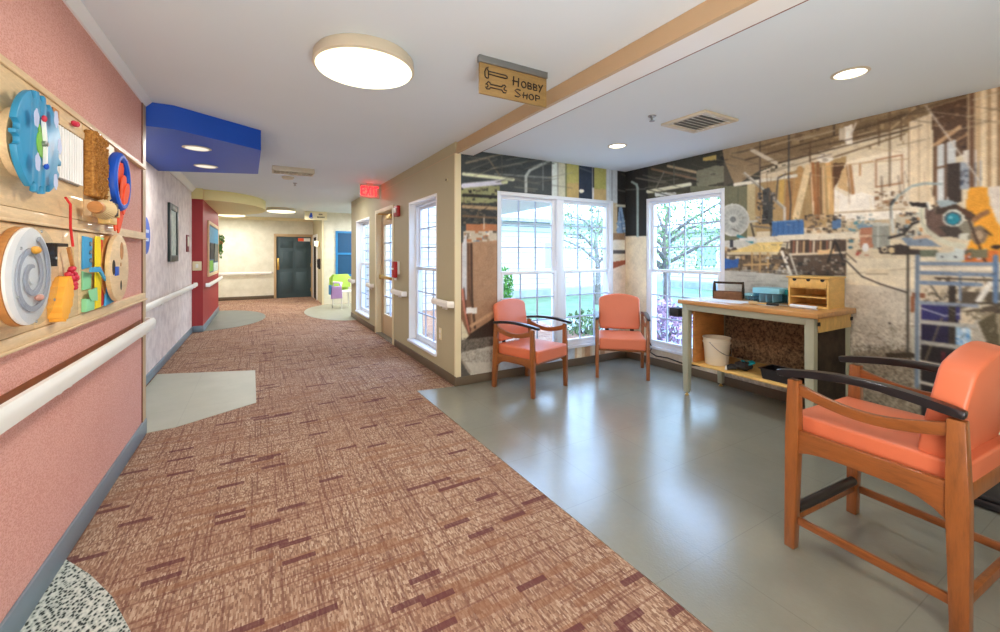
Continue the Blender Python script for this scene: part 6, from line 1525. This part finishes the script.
# fittings on the tan passage wall right of the dark door
t = sroot('door_3', 'side door with white edge next to the dark door', (1.60, 15.0, 0), PI / 2, 'door')
bm = new(); b2(bm, -0.55, -0.47, -0.0, 0.03, 0, 2.12); b2(bm, 0.47, 0.55, -0.0, 0.03, 0, 2.12); b2(bm, -0.47, 0.47, 0.0, 0.03, 2.04, 2.12); obj('frame', bm, MT['white'], t)
bm = new(); b2(bm, -0.465, 0.465, 0.001, 0.012, 0.01, 2.035); obj('door_leaf', bm, MT['darkp'], t)
t = thing('wall_telephone', 'dark wall telephone on the tan wall right of the far door', 'telephone', (1.60, 13.75, 1.22))
bm = new(); b2(bm, -0.05, -0.001, -0.07, 0.07, -0.2, 0.12, 0.008); obj('base', bm, MT['blackm'], t)
bm = new(); b2(bm, -0.09, -0.0505, -0.05, 0.05, -0.16, 0.1, 0.015); obj('handset', bm, MT['blackm'], t)
t = thing('wall_lamp', 'small lit wall lamp on the tan wall right of the far door', 'wall lamp', (1.60, 13.9, 1.80))
bm = new(); b2(bm, -0.03, -0.001, -0.04, 0.04, -0.1, 0.05, 0.006); obj('bracket', bm, MT['brass'], t)
bm = new(); lathe(bm, [(0, -0.08), (0.05, -0.08), (0.06, 0.08), (0, 0.08)], 20, (-0.095, 0, 0.0)); obj('lamp_shade', bm, MT['lampw'], t)

# ================================================================== OUTDOORS
bm = new(); b2(bm, RX + 0.21, 30, BY + 0.21, 30, -0.30, -0.12); b2(bm, BX + 0.21, 30, -8, BY + 0.2, -0.30, -0.12)
tag(obj('lawn', bm, MT['grass']), 'green lawn outside the windows', 'lawn')
bpy.data.objects['lawn']['kind'] = 'structure'
bm = new(); b2(bm, RX + 0.25, 14.0, BY + 0.3, 8.2, -0.119, -0.10); b2(bm, BX + 0.3, 6.2, -6, BY + 0.29, -0.119, -0.10)
o = obj('path', bm, MT['concrete']); o['kind'] = 'structure'; tag(o, 'pale concrete path outside the windows', 'path')

def building(name, label, x0, x1, y0, y1, hgt, wins, eave, faces):
    t = thing(name, label, 'building', ((x0 + x1) / 2, (y0 + y1) / 2, -0.12)); cx, cy = (x0 + x1) / 2, (y0 + y1) / 2
    bm = new(); b2(bm, x0 - cx, x1 - cx, y0 - cy, y1 - cy, 0.3, hgt); wl = obj('wall', bm, MT['siding'], t)
    bm = new(); b2(bm, x0 - cx - 0.03, x1 - cx + 0.03, y0 - cy - 0.03, y1 - cy + 0.03, 0, 0.299); obj('foundation', bm, MT['concrete'], t)
    bm = new(); w, d = (x1 - x0) / 2 + eave, (y1 - y0) / 2 + eave
    if faces == 'y':
        prism(bm, [(-d, hgt + 0.0), (d, hgt + 0.0), (d, hgt + 0.12), (0, hgt + 0.12 + d * 0.2), (-d, hgt + 0.12)], -w, w, 'yz')
    else:
        prism(bm, [(-w, hgt + 0.0), (w, hgt + 0.0), (w, hgt + 0.12), (0, hgt + 0.12 + w * 0.2), (-w, hgt + 0.12)], -d, d, 'xz')
    obj('roof', bm, MT['roof'], t)
    for (a, z0, z1, ww) in wins:
        bm = new()
        if faces == 'y': b2(bm, a - ww / 2 - cx, a + ww / 2 - cx, y0 - cy - 0.05, y0 - cy - 0.001, z0, z1); b = (a - ww / 2 + 0.07 - cx, a + ww / 2 - 0.07 - cx, y0 - cy - 0.055, y0 - cy - 0.0505, z0 + 0.07, z1 - 0.07)
        else: b2(bm, x0 - cx - 0.05, x0 - cx - 0.001, a - ww / 2 - cy, a + ww / 2 - cy, z0, z1); b = (x0 - cx - 0.055, x0 - cx - 0.0505, a - ww / 2 + 0.07 - cy, a + ww / 2 - 0.07 - cy, z0 + 0.07, z1 - 0.07)
        wn = obj('window', bm, MT['white'], t)
        bm = new(); b2(bm, *b); obj('pane', bm, mat('dim_pane', (150, 166, 180), 0.2), wn)
    return t
building('house', 'white sided low building across the lawn behind the double window', 3.2, 13.0, 12.6, 19, 2.75, [(9.6, 1.0, 2.1, 1.0)], 0.35, 'y')
building('house', 'white sided low building across the lawn behind the window left of the workbench', 17.5, 24, 1.0, 14.0, 2.6, [(5.2, 1.0, 2.0, 1.1), (8.6, 1.0, 2.0, 1.1), (11.6, 1.0, 2.0, 1.1)], 0.35, 'x')
# porch outside the glass door
t = thing('porch', 'grey roofed porch seen through the corridor windows', 'porch', (3.9, 9.0, -0.12))
bm = new(); b2(bm, 0.1, 1.75, -2.0, 1.25, 2.66, 2.80); obj('roof', bm, MT['siding'], t)
for x, y in ((1.6, -1.85), (1.6, 1.1)):
    bm = new(); b2(bm, x - 0.06, x + 0.06, y - 0.06, y + 0.06, 0, 2.655); obj('post', bm, MT['white'], t)

def tree(label, loc, h, trunk_r, crown, n, size, m, rnd, branches=7, group='trees outside the windows'):
    t = thing('tree', label, 'tree', loc, 0, group)
    bm = new(); pts = [(0, 0, 0), (0.05, 0.03, h * 0.3), (-0.04, 0.05, h * 0.55), (0.05, 0, h * 0.85)]
    tube(bm, pts, [trunk_r, trunk_r * 0.8, trunk_r * 0.6, trunk_r * 0.25], 10)
    for i in range(branches):
        a = rnd.uniform(0, 6.28); z = h * rnd.uniform(0.35, 0.7); r = crown[0] * rnd.uniform(0.6, 0.95)
        tube(bm, [(0, 0.03, z), (r * 0.4 * math.cos(a), r * 0.4 * math.sin(a), z + h * 0.12), (r * math.cos(a), r * math.sin(a), z + h * rnd.uniform(0.12, 0.3))], [trunk_r * 0.5, trunk_r * 0.35, trunk_r * 0.12], 7)
    obj('trunk', bm, MT['bark'], t)
    bm = new(); leaf_cloud(bm, (0, 0, h * 0.78), crown, n, size, rnd); obj('foliage', bm, MT[m], t, smooth=0)
    return t
RT = random.Random(21)
tree('small leafy tree outside the window left of the workbench', (8.4, 6.6, -0.12), 3.2, 0.10, (1.9, 1.9, 1.4), 3600, 0.085, 'leafl', RT, 12)
tree('pale leafy tree outside the right half of the double window', (9.3, 9.9, -0.12), 3.6, 0.10, (1.5, 1.3, 1.5), 1500, 0.09, 'leafl', RT, 7)
tree('tall leafy tree rising behind the white sided building', (8.5, 20.5, -0.12), 7.5, 0.3, (4.5, 2.0, 2.8), 1800, 0.2, 'leafl', RT, 9)
tree('tall leafy tree far beyond the window left of the workbench', (15.5, 5.5, -0.12), 6.0, 0.25, (2.4, 4.2, 2.8), 2200, 0.16, 'leafl', RT, 9)
def bush(label, loc, r, n, size, m, cat='shrub', grp='shrubs outside the windows'):
    t = thing('shrub', label, cat, loc, 0, grp)
    bm = new()
    for k in range(6): a = k * 1.05; tube(bm, [(0, 0, 0), (r[0] * 0.5 * math.cos(a), r[1] * 0.5 * math.sin(a), r[2] * 1.1)], [0.02, 0.008], 6)
    obj('stem', bm, MT['bark'], t)
    bm = new(); leaf_cloud(bm, (0, 0, r[2]), r, n, size, RT); obj('foliage', bm, MT[m], t, smooth=0)
bush('narrow upright green shrub against the white building, behind the sideways orange chair', (6.45, 10.9, -0.12), (0.28, 0.28, 0.62), 900, 0.09, 'leaf')
bush('low blue green shrub outside the double window beside the corner chair', (5.25, 5.9, -0.10), (0.45, 0.4, 0.27), 500, 0.08, 'leafl')
for i, (x, y, m, lab) in enumerate(((6.0, 4.75, 'shrubp', 'low purple leaved shrub outside the window by the workbench, nearest the corner'), (7.6, 4.6, 'leafl', 'low green shrub set back between purple shrubs outside the workbench window'), (6.3, 3.3, 'shrubp', 'low purple leaved shrub outside the workbench window, behind the tool tote'), (6.9, 5.9, 'shrubp', 'low purple leaved shrub at the foot of the small leafy tree'))):
    bush(lab, (x, y, -0.12), (0.62, 0.62, 0.40), 800, 0.085, m)
t = thing('lamp_post', 'slim grey lamp post outside the window left of the workbench', 'lamp post', (9.7, 4.0, -0.12))
bm = new(); tube(bm, [(0, 0, 0), (0, 0, 1.9)], 0.05, 12); obj('pole', bm, MT['steel'], t)
bm = new(); lathe(bm, [(0, 1.9), (0.09, 1.9), (0.14, 2.0), (0.06, 2.12), (0, 2.15)], 20); obj('lantern', bm, MT['blackm'], t)

# ================================================================== LIGHT
def area(name, loc, size, power, col, rot=(0, 0, 0), size_y=None, spread=None):
    l = bpy.data.lights.new(name, 'AREA'); l.energy = power; l.size = size; l.color = col
    if size_y: l.shape = 'RECTANGLE'; l.size_y = size_y
    if spread: l.spread = spread
    o = bpy.data.objects.new(name, l); COL.objects.link(o); o.location = loc; o.rotation_euler = rot; return o
def point(name, loc, power, col, r=0.05):
    l = bpy.data.lights.new(name, 'POINT'); l.energy = power; l.color = col; l.shadow_soft_size = r
    o = bpy.data.objects.new(name, l); COL.objects.link(o); o.location = loc; return o
WARM, NEU = (1.0, 0.965, 0.89), (1.0, 0.97, 0.93)
def disk(name, loc, size, power, col):
    o = area(name, loc, size, power, col); o.data.shape = 'DISK'; return o
disk('dome_lamp_light', (0.575, 2.70, 2.59), 0.55, 26, WARM)
disk('corridor_rear_fill', (0.3, -0.7, 2.66), 0.55, 26, WARM)  # unseen fill under the ceiling behind the viewer, added without a fixture
disk('far_lamp_light', (0.5, 12.6, 2.57), 0.65, 55, NEU)
disk('far_lamp_light', (-0.72, 14.6, 2.57), 0.65, 45, NEU)
disk('corridor_mid_fill', (0.9, 8.9, 2.69), 0.6, 34, NEU)  # added fill for the far floor, no fixture here
for x, y in ((3.313, 1.20), (3.336, 3.25)):
    area('recessed_lamp_light', (x, y, RC - 0.03), 0.19, 9, NEU)
for x, y in ((-0.534, 5.02), (-0.55, 5.985)):
    area('soffit_lamp_light', (x, y, 2.485), 0.22, 12, NEU)
area('lounge_light', (3.2, 11.8, 2.6), 1.0, 90, (0.95, 0.98, 1.0))
point('exit_glow', (1.665, 7.35, 2.5), 0.9, (1, 0.12, 0.1), 0.08)
area('rear_fill_light', (0.0, -1.6, 1.5), 1.5, 16, (0.98, 0.99, 1.0), (PI / 2, 0, 0), 2.0)  # unseen fill at the rear wall, added to lift the whole interior
area('ceiling_bounce_fill', (0.3, -0.9, 0.6), 1.4, 92, (0.95, 0.98, 1.0), (PI - 0.4, 0, -0.25), 0.8)  # unseen upward fill behind the viewer, added to brighten the ceiling
s = bpy.data.lights.new('sun', 'SUN'); s.energy = 4.0; s.angle = 0.02; s.color = (1.0, 0.96, 0.9)
so = bpy.data.objects.new('sun', s); COL.objects.link(so); so.rotation_euler = (math.radians(38), 0, math.radians(-20))

w = bpy.data.worlds.new('World'); SC.world = w; w.use_nodes = True
nt = w.node_tree; nt.nodes.clear()
tc = nt.nodes.new('ShaderNodeTexCoord'); sp = nt.nodes.new('ShaderNodeSeparateXYZ'); nt.links.new(tc.outputs['Generated'], sp.inputs[0])
rp = nt.nodes.new('ShaderNodeValToRGB'); nt.links.new(sp.outputs[2], rp.inputs[0])
e = rp.color_ramp.elements
e[0].position = 0.0; e[0].color = (0.44, 0.72, 1.0, 1); e[1].position = 0.6; e[1].color = (0.42, 0.62, 1.0, 1)
bg = nt.nodes.new('ShaderNodeBackground'); nt.links.new(rp.outputs[0], bg.inputs[0]); bg.inputs[1].default_value = 9.0
wo = nt.nodes.new('ShaderNodeOutputWorld'); nt.links.new(bg.outputs[0], wo.inputs[0])

# ================================================================== CAMERA
cd = bpy.data.cameras.new('camera'); cd.sensor_width = 36.0; cd.sensor_fit = 'HORIZONTAL'; cd.lens = 36.0 * FOC / 1000.0
cd.shift_y = (VH - 316.0) / 1000.0; cd.clip_start = 0.05; cd.clip_end = 200
co = bpy.data.objects.new('camera', cd); COL.objects.link(co); co.location = (0, 0, CAMH); co.rotation_euler = (PI / 2, 0, -YAW)
SC.camera = co
SC.view_settings.view_transform = 'Standard'; SC.view_settings.look = 'None'
SC.view_settings.exposure = 0.16; SC.view_settings.gamma = 1.0
SC.cycles.use_denoising = True
SC.cycles.max_bounces = 10; SC.cycles.diffuse_bounces = 6; SC.cycles.transparent_max_bounces = 16
SC.cycles.sample_clamp_indirect = 6.0
